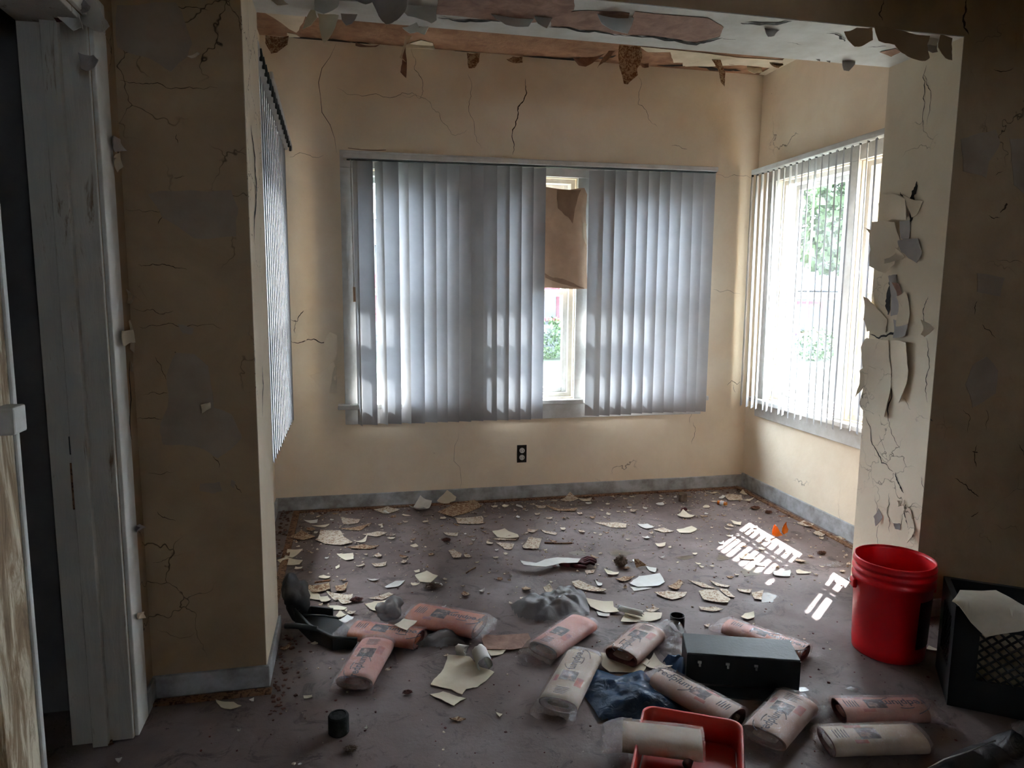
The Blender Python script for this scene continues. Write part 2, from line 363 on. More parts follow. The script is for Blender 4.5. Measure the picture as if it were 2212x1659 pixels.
# ------------------------------------------------------------------ windows of the far room
def window(n, ax, p, outd, u0, u1, z0, z1, papered=False):
    """double-hung window in an opening: frame, two sashes with panes"""
    def bx(b, a0, a1, d0, d1, e0, e1):
        d0, d1 = sorted((p+outd*d0, p+outd*d1))
        if ax == 1: b.box((a0, d0, e0), (a1, d1, e1))
        else: b.box((d0, a0, e0), (d1, a1, e1))
    b = MB(); t = .025
    bx(b, u0, u0+t, .03, .15, z0, z1); bx(b, u1-t, u1, .03, .15, z0, z1); bx(b, u0+t, u1-t, .03, .15, z1-t, z1); bx(b, u0+t, u1-t, .03, .15, z0, z0+t)
    w = tag(b.build('window_%d' % n, 'trimw'), kind='structure')
    zm = (z0+z1)/2-.02
    for nm, e0, e1, d in (('upper_sash', zm-.02, z1-t, .10), ('lower_sash', z0+t, zm+.02, .06)):
        s = MB(); a0, a1, q = u0+t, u1-t, .03
        bx(s, a0, a0+q, d, d+.03, e0, e1); bx(s, a1-q, a1, d, d+.03, e0, e1); bx(s, a0+q, a1-q, d, d+.03, e0, e0+q); bx(s, a0+q, a1-q, d, d+.03, e1-q, e1)
        so = s.build(nm, 'trimw', w, bev=.003)
        g = MB(); bx(g, a0+q, a1-q, d+.012, d+.016, e0+q, e1-q); g.build('pane', 'glass', so)
    return w
wins = [window(i+1, 1, YB, 1, *h) for i, h in enumerate(WB)]+[window(i+4, 0, XR, 1, *h) for i, h in enumerate(WR)]+[window(6, 0, XL, -1, *WL[0])]
# casing boards, sill and apron round the three back windows
c = MB().box((-.06, YB-.02, .622), (.065, YB, 1.955)).box((2.105, YB-.02, .622), (2.19, YB, 1.955)).box((-.06, YB-.02, 1.955), (2.19, YB, 2.05))
c.box((.555, YB-.018, .622), (.835, YB, 1.955)).box((1.325, YB-.018, .622), (1.445, YB, 1.955))
tag(c.build('trim_4', 'trimw', bev=.003), kind='structure')
tag(MB().box((-.10, YB-.06, .595), (2.22, YB+.06, .622)).box((-.06, YB-.018, .50), (2.19, YB, .595)).build('trim_5', 'trimw', bev=.004), kind='structure')
c = MB().box((XR-.02, 3.985, .622), (XR, 4.09, 1.955)).box((XR-.018, 3.255, .622), (XR, 3.325, 1.955)).box((XR-.02, 2.70, 1.955), (XR, 4.09, 2.05)).box((XR-.02, 2.70, .622), (XR, 2.735, 1.955))
tag(c.build('trim_6', 'trimw', bev=.003), kind='structure')
tag(MB().box((XR-.06, 2.70, .595), (XR+.06, 4.13, .622)).box((XR-.018, 2.70, .50), (XR, 4.09, .595)).build('trim_7', 'trimw', bev=.004), kind='structure')
tag(MB().box((XL, 2.86, .622), (XL+.02, 2.945, 1.955)).box((XL, 3.805, .622), (XL+.02, 3.90, 1.955)).box((XL, 2.86, 1.955), (XL+.02, 3.9, 2.05)).box((XL, 2.86, .595), (XL+.05, 3.94, .622)).box((XL, 2.945, .5), (XL+.02, 3.805, .595)).build('trim_8', 'trimw', bev=.003), kind='structure')
# baseboards
bb = .078
tag(box('baseboard_back', (XL, YB-.014, 0), (XR, YB, bb), 'board_grey', bev=.003), kind='structure')
tag(box('baseboard_right', (XR-.014, Y2, 0), (XR, YB-.014, bb+.014), 'board_grey', bev=.003), kind='structure')
tag(box('baseboard_left', (XL, Y2, 0), (XL+.014, YB-.014, bb), 'board_grey', bev=.003), kind='structure')
tag(MB().box((XN, Y1-.014, 0), (XJL+.012, Y1, .072)).box((XJL, Y1, 0), (XJL+.012, Y2, .066)).box((XN, 2.212, 0), (XN+.012, Y1-.014, .072)).build('baseboard_near_left', 'board_grey', bev=.003), kind='structure')
tag(MB().box((XJR-.012, Y1-.014, 0), (RX, Y1, .072)).build('baseboard_near_right', 'board_grey', bev=.003), kind='structure')
# doorway in the near left wall
d = MB().box((XN, DY1, 0), (XN+.012, DY1+.10, DZ)).box((XN, 1.3, DZ), (XN+.012, DY1+.10, DZ+.075))
dt = tag(d.build('door_1', 'white_paint', bev=.003), kind='structure')
j = MB().box((XN-.16, DY1-.012, 0), (XN, DY1, DZ)).box((XN-.10, DY1-.035, 0), (XN-.06, DY1-.012, DZ)).box((XN-.16, DY1, 0), (XN-.155, DY1+.19, DZ+.05)).box((XN-.16, DY0, DZ-.015), (XN, DY1, DZ))
j.build('door_jamb', 'woodtrim', dt, bev=.002)
for px, py, h in ((150, 720, .07), (160, 962, .05), (165, 1050, .13)):
    q = BK(px, py, DY1-.013); MB().box((q.x-.012, q.y-.002, q.z-h/2), (q.x+.010, q.y, q.z+h/2)).build('strike_plate', 'tack' if h > .1 else 'blackg', dt, bev=.002)
near_c = tag(MB().box((XN, 1.35, 0), (XN+.02, 1.476, DZ)).build('door_2', 'weathered'), kind='structure')
MB().box((XN+.0, 1.476, 0), (XN+.026, 1.492, DZ)).build('edge_strip', 'trimw', near_c, bev=.004)
q = SD(6, 900, XN+.02); MB().box((q.x-.005, q.y-.03, q.z-.03), (q.x+.03, q.y+.022, q.z+.02)).build('latch_keeper', 'trimw', near_c, bev=.004)
# tack strips along the walls, and crumbs of old carpet beside them
ts = MB().box((XL+.10, Y2+.0, 0), (XL+.135, YB-.06, .007)).box((XL+.10, YB-.07, 0), (XR-.05, YB-.04, .007)).box((XR-.075, Y2, 0), (XR-.045, YB-.07, .007)).box((XN+.01, Y1-.06, 0), (XJL+.02, Y1-.03, .008))
tag(ts.build('trim_9', 'tack'), kind='structure')
def crumbs(name, spots, mat, label, lo, hi, seed=3):
    rnd = random.Random(seed); b = MB()
    for x, y in spots:
        s = rnd.uniform(lo, hi); a = rnd.uniform(0, 6.28); h = s*rnd.uniform(.2, .6); k = rnd.choice((3, 4, 5))
        pts = [(x+s*rnd.uniform(.5, 1)*math.cos(a+6.283*i/k), y+s*rnd.uniform(.5, 1)*math.sin(a+6.283*i/k)) for i in range(k)]
        b.add([(p[0], p[1], .0005) for p in pts]+[(p[0]*.85+x*.15, p[1]*.85+y*.15, .001+h*rnd.uniform(.4, 1)) for p in pts],
              [tuple(range(k, 2*k))]+[(i, (i+1) % k, (i+1) % k+k, i+k) for i in range(k)])
    return tag(b.build(name, mat), label, 'debris', None, 'stuff')
rnd = random.Random(11)
sp_ = [(rnd.uniform(XL+.03, XR-.03), YB-.03-abs(rnd.gauss(0, .05))-.0) for _ in range(420)]+[(XL+.03+abs(rnd.gauss(0, .04)), rnd.uniform(Y2, YB)) for _ in range(150)]+[(XR-.03-abs(rnd.gauss(0, .04)), rnd.uniform(Y2, YB)) for _ in range(220)]
sp_ += [(XJL+.02+abs(rnd.gauss(0, .035)), rnd.uniform(2.1, 2.65)) for _ in range(60)]
crumbs('carpet_crumb_debris', sp_, 'rust', 'rust red crumbs of old carpet along the baseboards', .004, .013)

# ------------------------------------------------------------------ peeling paint on walls and ceiling
def wl(pts, ax, v): return [PL(x, y, ax, v) for x, y in pts]
# cracks on the back wall
for pts, w in (([(1135, 170), (1136, 205), (1124, 225), (1118, 255), (1106, 290), (1107, 335)], .006), ([(726, 95), (727, 330)], .0028), ([(888, 105), (895, 150), (912, 190), (905, 215)], .002),
               ([(727, 190), (790, 207), (850, 210), (890, 200), (920, 215)], .0018), ([(1010, 160), (1015, 215), (1020, 255), (1040, 320)], .002), ([(1380, 165), (1385, 185), (1378, 225), (1400, 250), (1420, 275)], .002),
               ([(625, 735), (655, 738), (700, 740), (714, 722), (728, 728)], .005), ([(628, 690), (642, 695), (655, 672), (722, 667)], .0035), ([(637, 690), (638, 720)], .003),
               ([(625, 340), (650, 330), (700, 335)], .002), ([(1500, 870), (1490, 915)], .002), ([(1497, 912), (1494, 960)], .0018), ([(1570, 832), (1580, 822), (1592, 830), (1600, 825)], .003), ([(1585, 830), (1588, 848)], .002),
               ([(860, 205), (925, 218), (950, 245), (975, 290), (1010, 280)], .0015), ([(990, 930), (992, 1060)], .0012), ([(1545, 378), (1600, 380), (1625, 388)], .0016), ([(1540, 625), (1600, 635)], .0016), ([(1450, 315), (1470, 318), (1485, 322)], .002)):
    ribbon('crack', wl(pts, 1, YB), (0, -1, 0), w, 'crackline', wall_back)
# raised patches left of the window
for i, (pts, gr) in enumerate((([(656, 670), (722, 667), (726, 725), (712, 722), (700, 738), (668, 728)], (726, 690)), ([(700, 738), (712, 716), (728, 724), (726, 800), (716, 785), (702, 770)], (728, 770)),
                               ([(668, 810), (690, 805), (720, 780), (728, 850), (705, 850), (685, 830)], (728, 830)), ([(648, 700), (668, 728), (662, 735), (640, 735)], (640, 700)),
                               ([(722, 794), (728, 790), (728, 848), (712, 846)], (728, 820)))):
    sheet('paint_patch', wl(pts, 1, YB), (0, -1, 0), 'cream' if i != 4 else 'cream_flat', wall_back, .002, .012, BK(*gr), .003, seed=i+3, jag=.06)
# cracks and bare patches on the shadowed partition (left)
for pts, w in (([(298, 572), (330, 570), (370, 575), (405, 583)], .0035), ([(258, 174), (300, 180), (330, 181), (410, 188), (470, 190)], .003), ([(352, 455), (342, 485)], .003), ([(285, 665), (330, 668), (355, 678), (375, 672)], .0025),
               ([(300, 705), (360, 700), (395, 708), (480, 711)], .003), ([(296, 905), (330, 903), (350, 905)], .003), ([(310, 853), (350, 850), (362, 848)], .0025), ([(350, 905), (400, 915), (500, 925)], .0018),
               ([(335, 770), (350, 800), (360, 820)], .003), ([(320, 1022), (375, 1020)], .002), ([(340, 1105), (380, 1125)], .0035), ([(330, 1215), (352, 1210), (395, 1195)], .0018), ([(340, 1360), (420, 1368)], .0018),
               ([(272, 452), (330, 455), (360, 458), (420, 450)], .0018), ([(382, 290), (385, 310)], .0025), ([(375, 385), (400, 380)], .0025), ([(376, 12), (410, 15), (450, 22)], .003),
               ([(505, 1040), (512, 1055), (523, 1065)], .003), ([(460, 985), (470, 995), (473, 1010)], .003)):
    ribbon('crack', wl(pts, 1, Y1), (0, -1, 0), w*.6, 'crackline', part_l)
for i, pts in enumerate(([(253, 12), (380, 5), (392, 25), (415, 95), (405, 122), (370, 155), (320, 125), (254, 102)], [(380, 762), (420, 765), (450, 790), (458, 840), (462, 880), (500, 895), (512, 920), (523, 945), (500, 970), (470, 990), (440, 970), (352, 960), (345, 930), (362, 880), (360, 810)],
                         [(432, 1045), (475, 1040), (480, 1060), (460, 1066), (430, 1060)], [(320, 420), (350, 412), (500, 410), (515, 450), (510, 510), (420, 515), (350, 470)], [(500, 1036), (509, 1040), (506, 1055), (498, 1048)], [(384, 700), (418, 708), (415, 722), (395, 720)])):
    sheet('bare_patch', wl(pts, 1, Y1), (0, -1, 0), 'plaster2', part_l, .0012, 0, None, .0012, seed=i+20, jag=.05)
for i, (pts, gr) in enumerate((([(405, 122), (430, 118), (438, 124), (415, 128)], (405, 122)), ([(436, 872), (455, 868), (457, 880), (440, 890)], (455, 872)), ([(272, 620), (296, 640), (290, 655), (274, 655)], (274, 640)), ([(276, 700), (285, 690), (297, 760), (285, 752)], (277, 720)), ([(278, 750), (295, 800), (282, 795)], (277, 750)))):
    sheet('paint_flap', wl(pts, 1, Y1-.005), (0, -1, 0), 'cream_flat', part_l, .0015, .03, BK(*gr, Y1), .004, seed=i+40)
# torn dark gap and flaps down the left jamb
ribbon('crack', wl([(541, 270), (550, 340), (553, 395), (552, 440), (548, 520)], 0, XJL+.002), (1, 0, 0), .02, 'crevice', jamb_l, seed=3)
ribbon('crack', wl([(566, 790), (568, 830), (566, 900)], 0, XJL+.002), (1, 0, 0), .012, 'crevice', jamb_l, seed=4)
for i, pts in enumerate(([(565, 800), (577, 868), (567, 880)], [(566, 745), (569, 762), (566, 768)], [(556, 460), (564, 500), (562, 530), (558, 528)], [(566, 885), (575, 868), (569, 882)])):
    sheet('paint_flap', wl(pts, 1, Y2-.03), (0, -1, 0), 'jamb', jamb_l, .0015, .02, BK(*pts[0], Y2-.03), .0, seed=i+50)
# right jamb face: peeled sheets, gaps, cracks
J = XJR-.002
for pts, w in (([(1981, 392), (1971, 430), (1966, 480)], .030), ([(1945, 415), (1968, 430)], .008), ([(1922, 595), (1920, 640), (1919, 680)], .030), ([(1928, 745), (1930, 800), (1927, 850), (1919, 910)], .010),
               ([(1880, 722), (1920, 722), (1955, 705)], .010), ([(2002, 140), (1998, 190), (1995, 275)], .004), ([(1996, 160), (2006, 190), (2003, 270)], .003), ([(2006, 640), (1998, 660), (1996, 690), (2004, 705)], .004),
               ([(1871, 900), (1885, 960), (1905, 1000), (1930, 1019)], .005), ([(1935, 1020), (1945, 1050), (1953, 1065)], .009), ([(1957, 1090), (1962, 1130), (1972, 1160)], .020), ([(1890, 1070), (1894, 1110), (1898, 1140)], .002),
               ([(1920, 900), (1928, 940), (1945, 970)], .003), ([(2002, 730), (2008, 780), (2003, 830), (2004, 870)], .004), ([(2010, 905), (2016, 910)], .004), ([(1952, 860), (1968, 885)], .002), ([(1900, 940), (1915, 980)], .002),
               ([(1921, 1065), (1917, 1110), (1922, 1150)], .0035), ([(1899, 1135), (1900, 1185)], .002), ([(1990, 1030), (1996, 1060)], .003)):
    ribbon('crack', wl(pts, 0, J), (-1, 0, 0), w*.8, 'crevice', jamb_r)
for i, (pts, gr, mt, li) in enumerate((
        ([(1945, 478), (1967, 475), (1966, 520), (1948, 515)], (1966, 480), 'plaster', 0.004),
        ([(1950, 520), (1985, 515), (1995, 545), (1985, 568), (1968, 558), (1955, 545)], (1990, 530), 'plaster', .02),
        ([(1900, 480), (1940, 480), (1945, 520), (1938, 570), (1922, 590), (1893, 575), (1892, 510)], (1945, 530), 'jamb', .035),
        ([(1892, 500), (1887, 492), (1893, 515), (1905, 508)], (1905, 505), 'jamb', .04),
        ([(1885, 730), (1928, 735), (1926, 800), (1918, 900), (1880, 890), (1868, 870), (1872, 750)], (1926, 820), 'jamb', .028),
        ([(1930, 735), (1965, 740), (1968, 800), (1950, 870), (1930, 840)], (1930, 800), 'jamb', .016),
        ([(1883, 790), (1896, 796), (1890, 830), (1877, 815), (1866, 860), (1868, 800)], (1896, 820), 'jamb', .045),
        ([(1935, 690), (1962, 700), (1958, 725), (1935, 730)], (1960, 700), 'plaster', .012),
        ([(1920, 596), (1938, 593), (1940, 625), (1945, 680), (1925, 683)], (1940, 640), 'plaster', -.001),
        ([(1930, 560), (1950, 535), (1955, 555), (1930, 570)], (1950, 560), 'jamb', .04),
        ([(1932, 610), (1945, 612), (1950, 650), (1940, 640)], (1950, 630), 'mauve_board', .01),
        ([(1960, 420), (1996, 435), (1985, 462), (1975, 470)], (1996, 440), 'jamb', .02),
        ([(1910, 420), (1960, 430), (1966, 475), (1900, 478), (1900, 440)], (1900, 450), 'jamb', .014),
        ([(2000, 690), (2020, 710), (2012, 728), (2004, 722)], (2018, 700), 'jamb', .03),
        ([(1893, 1115), (1902, 1098), (1908, 1118), (1899, 1136)], (1908, 1118), 'plaster', .012),
        ([(1945, 1081), (1956, 1080), (1955, 1090), (1948, 1094)], (1956, 1085), 'jamb', .014),
        ([(1958, 1090), (1970, 1100), (1978, 1150), (1972, 1172), (1963, 1130)], (1978, 1120), 'jamb', .025),
        ([(1935, 1130), (1945, 1130), (1947, 1145), (1938, 1142)], (1945, 1135), 'plaster', .008),
        ([(1875, 640), (1886, 650), (1918, 690), (1915, 718), (1878, 716), (1872, 690)], (1918, 690), 'jamb', .02),
        ([(1942, 640), (1960, 630), (1968, 700), (1945, 705)], (1965, 660), 'jamb', .018))):
    sheet('paint_flap', wl(pts, 0, J), (-1, 0, 0), mt, jamb_r, .0018, li, SD(*gr, J), .003, seed=i+60, jag=.07, wave=.004)
# cracks on the shadowed right partition
for pts, w in (([(1908, 0), (1898, 30), (1906, 45)], .006), ([(2087, 0), (2080, 40), (2092, 75)], .012), ([(2145, 150), (2188, 147)], .004), ([(2160, 460), (2175, 440), (2168, 450)], .010), ([(2135, 465), (2160, 470)], .004), ([(2062, 1033), (2090, 1055), (2115, 1072)], .006),
               ([(2110, 960), (2105, 990), (2108, 1010)], .006), ([(2100, 975), (2112, 978)], .008), ([(2096, 1115), (2113, 1105)], .006), ([(2150, 380), (2165, 370)], .003), ([(2110, 650), (2105, 680)], .004), ([(2128, 885), (2130, 930)], .003),
               ([(2080, 885), (2095, 905), (2090, 935)], .003), ([(2150, 560), (2212, 570)], .002), ([(2200, 960), (2212, 985)], .004), ([(2120, 700), (2150, 730)], .004), ([(2128, 780), (2145, 800)], .004)):
    ribbon('crack', wl(pts, 1, Y1), (0, -1, 0), w*.7, 'crackline', part_r)
for i, pts in enumerate(([(2075, 300), (2150, 280), (2160, 310), (2135, 350), (2130, 385), (2080, 370)], [(2100, 790), (2130, 770), (2155, 800), (2150, 850), (2100, 880), (2085, 830)], [(2180, 300), (2212, 300), (2212, 420), (2190, 400)], [(2110, 590), (2170, 600), (2160, 640), (2110, 630)])):
    sheet('bare_patch', wl(pts, 1, Y1), (0, -1, 0), 'plaster2', part_r, .0012, 0, None, .0012, seed=i+90, jag=.05)
# soffit of the opening: bare fibreboard patches, dark gaps, curled paint
Zs = ZS-.004
def sf(pts): return [PL(x, y, 2, Zs) for x, y in pts]
for i, (pts, mt) in enumerate((([(940, -30), (1060, -10), (1240, -20), (1240, 20), (1200, 45), (1110, 50), (1000, 35), (942, 30)], 'mauve_board'), ([(1185, 28), (1270, 22), (1340, 25), (1360, 28), (1350, 75), (1300, 70), (1190, 56)], 'mauve_board'),
                               ([(1372, 24), (1530, 38), (1563, 58), (1555, 78), (1505, 92), (1440, 80), (1350, 75)], 'mauve_board'), ([(1900, 112), (1935, 104), (1945, 112), (1925, 122)], 'brown_board'),
                               ([(680, 2), (850, 5), (940, 30), (850, 38), (700, 22)], 'white_paint'))):
    sheet('bare_patch', sf(pts), (0, 0, -1), mt, soffit, .0012, 0, None, .001, seed=i+110, jag=.04)
for pts, w in (([(1185, 56), (1260, 66), (1350, 76)], .03), ([(1350, 76), (1440, 85), (1505, 94), (1560, 80)], .04), ([(945, 36), (1040, 44), (1120, 52)], .03), ([(1600, 48), (1660, 50), (1710, 44)], .03), ([(1785, 70), (1815, 80), (1825, 88)], .014), ([(1560, 80), (1590, 84)], .006), ([(1875, 100), (1915, 98)], .01), ([(1700, 90), (1735, 95)], .003)):
    ribbon('gap', sf(pts), (0, 0, -1), w*.55, 'crevice', soffit, off=.003)
# sheets hanging from the soffit and ceiling; (outline, depth y, colour, curl, attached point)
HANG = [([(680, -10), (735, -10), (730, 20), (700, 38), (680, 30)], 2.50, 'white_paint', .03), ([(575, -5), (610, 0), (625, 15), (600, 14)], 2.45, 'cream_flat', .02), ([(655, 70), (662, 40), (680, 10), (686, 40), (672, 60)], 2.62, 'cream_flat', .03),
        ([(686, 30), (732, 34), (724, 62), (710, 90), (700, 100), (692, 70)], 2.60, 'cream_flat', .03), ([(736, 30), (772, 34), (760, 55), (748, 60), (738, 45)], 2.58, 'plaster', .02), ([(755, -5), (805, -5), (812, 12), (790, 16), (770, 10)], 2.42, 'plaster', .05),
        ([(797, -10), (880, 0), (878, 20), (862, 45), (845, 58), (832, 62), (820, 45), (812, 25)], 2.42, 'plaster', .04), ([(850, -5), (905, -5), (940, 0), (941, 50), (930, 58), (905, 45), (880, 38), (865, 20)], 2.50, 'white_paint', .03),
        ([(880, 60), (900, 48), (905, 60), (925, 62), (915, 82), (900, 72), (885, 78), (868, 66)], 2.60, 'white_paint', .03), ([(1140, -5), (1190, 0), (1205, 22), (1185, 52), (1176, 68), (1158, 56), (1150, 30)], 2.5, 'white_paint', .03),
        ([(1270, 10), (1370, 22), (1362, 50), (1346, 82), (1330, 76), (1295, 58), (1285, 35)], 2.44, 'white_paint', .04), ([(1050, 30), (1100, 12), (1150, 10), (1165, 30), (1140, 60), (1090, 56)], 2.52, 'white_paint', .02),
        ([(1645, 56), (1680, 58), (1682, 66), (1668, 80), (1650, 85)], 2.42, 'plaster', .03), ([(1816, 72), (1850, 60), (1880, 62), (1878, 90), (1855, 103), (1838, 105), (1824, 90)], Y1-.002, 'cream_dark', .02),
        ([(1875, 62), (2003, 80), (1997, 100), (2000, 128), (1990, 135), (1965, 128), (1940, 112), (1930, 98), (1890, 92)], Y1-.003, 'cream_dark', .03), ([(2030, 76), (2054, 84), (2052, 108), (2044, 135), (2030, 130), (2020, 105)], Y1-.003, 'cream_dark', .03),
        ([(1994, 96), (2022, 97), (2018, 115), (2008, 117), (1995, 110)], 2.36, 'plaster', .02), ([(2000, 76), (2032, 76), (2024, 98), (1996, 96)], 2.35, 'white_paint', .0), ([(1820, 122), (1846, 122), (1844, 140), (1828, 156), (1816, 155)], 2.66, 'plaster', .02),
        ([(1850, 122), (1878, 118), (1868, 127), (1858, 127)], 2.66, 'plaster', .02), ([(1758, 128), (1770, 126), (1768, 134)], 2.67, 'plaster', .01), ([(1778, 126), (1797, 126), (1792, 136)], 2.67, 'plaster', .01),
        # from the ceiling edge over the back wall
        ([(574, 78), (624, 80), (622, 100), (600, 118), (588, 122), (574, 95)], 4.16, 'brown_flake', .05), ([(768, 94), (820, 100), (812, 103), (768, 102)], 4.18, 'mauve_board', .03), ([(880, 60), (905, 55), (878, 95), (868, 130), (876, 140), (862, 128), (872, 100)], 4.05, 'cream_flat', .04),
        ([(868, 110), (876, 102), (878, 150), (876, 174), (864, 160), (868, 140)], 4.06, 'mauve_board', .05), ([(1008, 115), (1037, 116), (1034, 135), (1022, 152), (1009, 154)], 4.12, 'brown_flake', .06), ([(1090, 134), (1108, 122), (1128, 124), (1126, 139), (1108, 138)], 4.12, 'brown_flake', .05),
        ([(1232, 130), (1300, 122), (1285, 132), (1262, 147), (1245, 146)], 4.10, 'mauve_board', .05), ([(1336, 98), (1312, 130), (1285, 150), (1283, 154), (1298, 130), (1320, 105)], 4.02, 'mauve_board', .06), ([(1337, 97), (1383, 100), (1386, 125), (1374, 150), (1374, 165), (1350, 187), (1341, 186), (1336, 150)], 3.9, 'brown_flake', .05),
        ([(1382, 136), (1400, 138), (1398, 148), (1384, 148)], 4.15, 'mauve_board', .03), ([(1530, 112), (1552, 118), (1558, 135), (1563, 160), (1556, 192), (1551, 182), (1548, 150), (1538, 130)], 4.0, 'brown_flake', .05), ([(1552, 116), (1600, 120), (1598, 140), (1570, 142)], 4.08, 'brown_flake', .04),
        ([(1608, 130), (1655, 122), (1640, 140), (1640, 160), (1620, 164), (1606, 158)], 4.1, 'cream_flat', .05), ([(1654, 122), (1686, 124), (1684, 145), (1672, 152), (1655, 144)], 4.0, 'brown_flake', .05),
        ([(868, 102), (890, 92), (905, 70), (915, 84), (932, 86), (936, 100), (940, 108), (890, 106)], 4.17, 'cream_flat', .02), ([(620, 50), (640, 62), (646, 68), (618, 68)], 4.14, 'cream_flat', .02)]
for i, (pts, y, mt, cu) in enumerate(HANG):
    par = soffit if y < 2.7 else ceiling
    P = wl(pts, 1, y); top = max(P, key=lambda p: p.z)
    sheet('paint_flap', P, (0, -1, 0), mt, par, .0015, cu, Vector((sum(p.x for p in P)/len(P), y, top.z)), 0, seed=i+130, jag=.05, wave=.006)
# paint remaining on the far ceiling and patches of it
Zc = ZC-.003
for i, pts in enumerate(([(540, 10), (940, 45), (940, 50), (660, 34), (640, 70), (560, 20)], [(1380, 100), (1700, 130), (1690, 150), (1600, 140), (1480, 143), (1478, 135), (1455, 135), (1448, 112), (1400, 112)], [(1480, 125), (1530, 118), (1520, 130), (1495, 142), (1475, 142)], [(620, 70), (640, 74), (648, 80), (618, 80)],
                         [(1700, 120), (1960, 150), (1700, 170), (1640, 160)], [(868, 100), (910, 86), (935, 92), (940, 110), (880, 106)])):
    sheet('ceiling_paint', [PL(x, y, 2, Zc) for x, y in pts], (0, 0, -1), 'cream_flat', ceiling, .002, 0, None, .001, seed=i+170, jag=.05)
for pts in ([(623, 81), (690, 86), (800, 99), (866, 103)], [(940, 108), (1000, 114), (1100, 124)], [(1130, 122), (1240, 128), (1330, 120)], [(1420, 141), (1540, 150), (1600, 153)]):
    ribbon('gap', [PL(x, y-1, 2, ZC-.001) for x, y in pts], (0, 0, -1), .05, 'crevice', ceiling, off=.002)
# peeled paint over the small doorway, top left
for i, (pts, mt) in enumerate((([(133, -10), (200, -10), (240, 60), (221, 73), (170, 50)], 'woodtrim'), ([(95, -10), (165, 5), (170, 40), (125, 50), (110, 30)], 'inside'), ([(130, 42), (175, 35), (182, 66), (178, 60), (160, 68), (148, 58)], 'white_paint'), ([(172, 20), (186, 5), (200, 20), (186, 34)], 'plaster'), ([(175, 118), (205, 122), (218, 135), (192, 158), (180, 152)], 'plaster'))):
    sheet('paint_flap', wl(pts, 1, DY1-.04-.01*i), (0, -1, 0), mt, dt, .0015, .02, None, .0, seed=i+190, jag=.08)
for i, (pts, mt) in enumerate((([(233, 292), (250, 300), (256, 325), (243, 328), (235, 312)], 'plaster'), ([(233, 340), (252, 330), (258, 360), (250, 372)], 'cream_flat'), ([(250, 715), (275, 712), (278, 740), (256, 748)], 'cream_flat'), ([(286, 1140), (298, 1132), (302, 1140), (292, 1150)], 'plaster'), ([(290, 1325), (300, 1322), (300, 1336), (291, 1336)], 'cream_flat'))):
    sheet('paint_flap', wl(pts, 0, XN+.014), (1, 0, 0), mt, dt, .0015, .02, None, .001, seed=i+200, jag=.07)
ribbon('crack', wl([(252, 300), (254, 330), (256, 352)], 0, XN+.013), (1, 0, 0), .01, 'crevice', dt)
ribbon('crack', wl([(279, 780), (281, 850), (284, 950)], 0, XN+.013), (1, 0, 0), .01, 'crevice', dt)

# ------------------------------------------------------------------ blinds
def slat(top, bot, ang, parent, w=.089, lean=0):
    """curved vinyl vane hanging from top to bot; ang: direction of its width from +x"""
    u = Vector((math.cos(ang), math.sin(ang), 0)); nn = Vector((-u.y, u.x, 0)); vs = []; fs = []; k = 6; nz = 10
    for zi in range(nz+1):
        c = top.lerp(bot, zi/nz)
        for i in range(k+1):
            s = i/k-.5; vs.append(c+u*(s*w)+nn*(.006*(1-4*s*s)))
    for zi in range(nz):
        for i in range(k):
            a = zi*(k+1)+i; fs.append((a, a+1, a+k+2, a+k+1))
    return mo('slat', vs, fs, 'slat', parent, smooth=True)
vb = empty('vertical_blind', (1.1, 4.12, .5)); tag(vb, 'wide white vertical blind with a gap, hung across the back wall windows', 'blind')
def adopt(o, p): o.parent = p; o.matrix_parent_inverse = Matrix.Translation(-Vector(p.location)); return o
YS = 4.135
hl, hr = BK(740, 331, 4.09), BK(1548, 362, 4.09)
def rail(a, b, h, dpt, name='headrail', par=None, mat='trimw'):
    d = (b-a).normalized(); s = d.cross(Vector((0, 0, 1))).normalized(); u = s.cross(d); vs = []
    for p in (a, b):
        for i, jv in ((0, 0), (1, 0), (1, 1), (0, 1)): vs.append(p+s*(dpt*(i-.5))-u*(h*jv))
    o = mo(name, vs, [(0, 3, 2, 1), (4, 5, 6, 7), (0, 1, 5, 4), (1, 2, 6, 5), (2, 3, 7, 6), (3, 0, 4, 7)], mat, None, bev=.003)
    return adopt(o, par)
rail(hl, hr, .026, .05, par=vb); rail(hl+Vector((.02, 0, -.03)), hr+Vector((-.005, 0, -.03)), .004, .03, 'track', vb, 'blackg')
TOPX = [437, 523, 578, 665, 720, 802, 870, 933, 1000, 1067, 1135, 1210, 1280, 1347, 1413, 1480]
BOTX = [467, 551, 608, 683, 737, 812, 880, 937, 1000, 1066, 1133, 1208, 1272, 1337, 1397, 1460]
BOTY = [1587, 1578, 1580, 1573, 1573, 1570, 1565, 1563, 1562, 1560, 1556, 1554, 1552, 1550, 1548, 1543]
ANG = [74, 18, 62, 18, 52, 18, 24]+[22]*9
SL = [(600+a/2.552, 300+b/2.552, 300+(112+i*3.2)/2.552, 600+e/2.552, g) for i, (a, b, e, g) in enumerate(zip(BOTX, BOTY, TOPX, ANG))]
T2 = [525, 588, 650, 712, 772, 833, 892, 955, 1017, 1075, 1140]; B2 = [495, 553, 614, 672, 732, 788, 850, 905, 975, 1025, 1083]; BY2 = [1530, 1528, 1524, 1522, 1516, 1514, 1512, 1510, 1508, 1507, 1505]
SL += [(1100+a/2.553, 300+b/2.553, 300+(172+i*1.6)/2.553, 1100+e/2.553, 24) for i, (a, b, e) in enumerate(zip(B2, BY2, T2))]
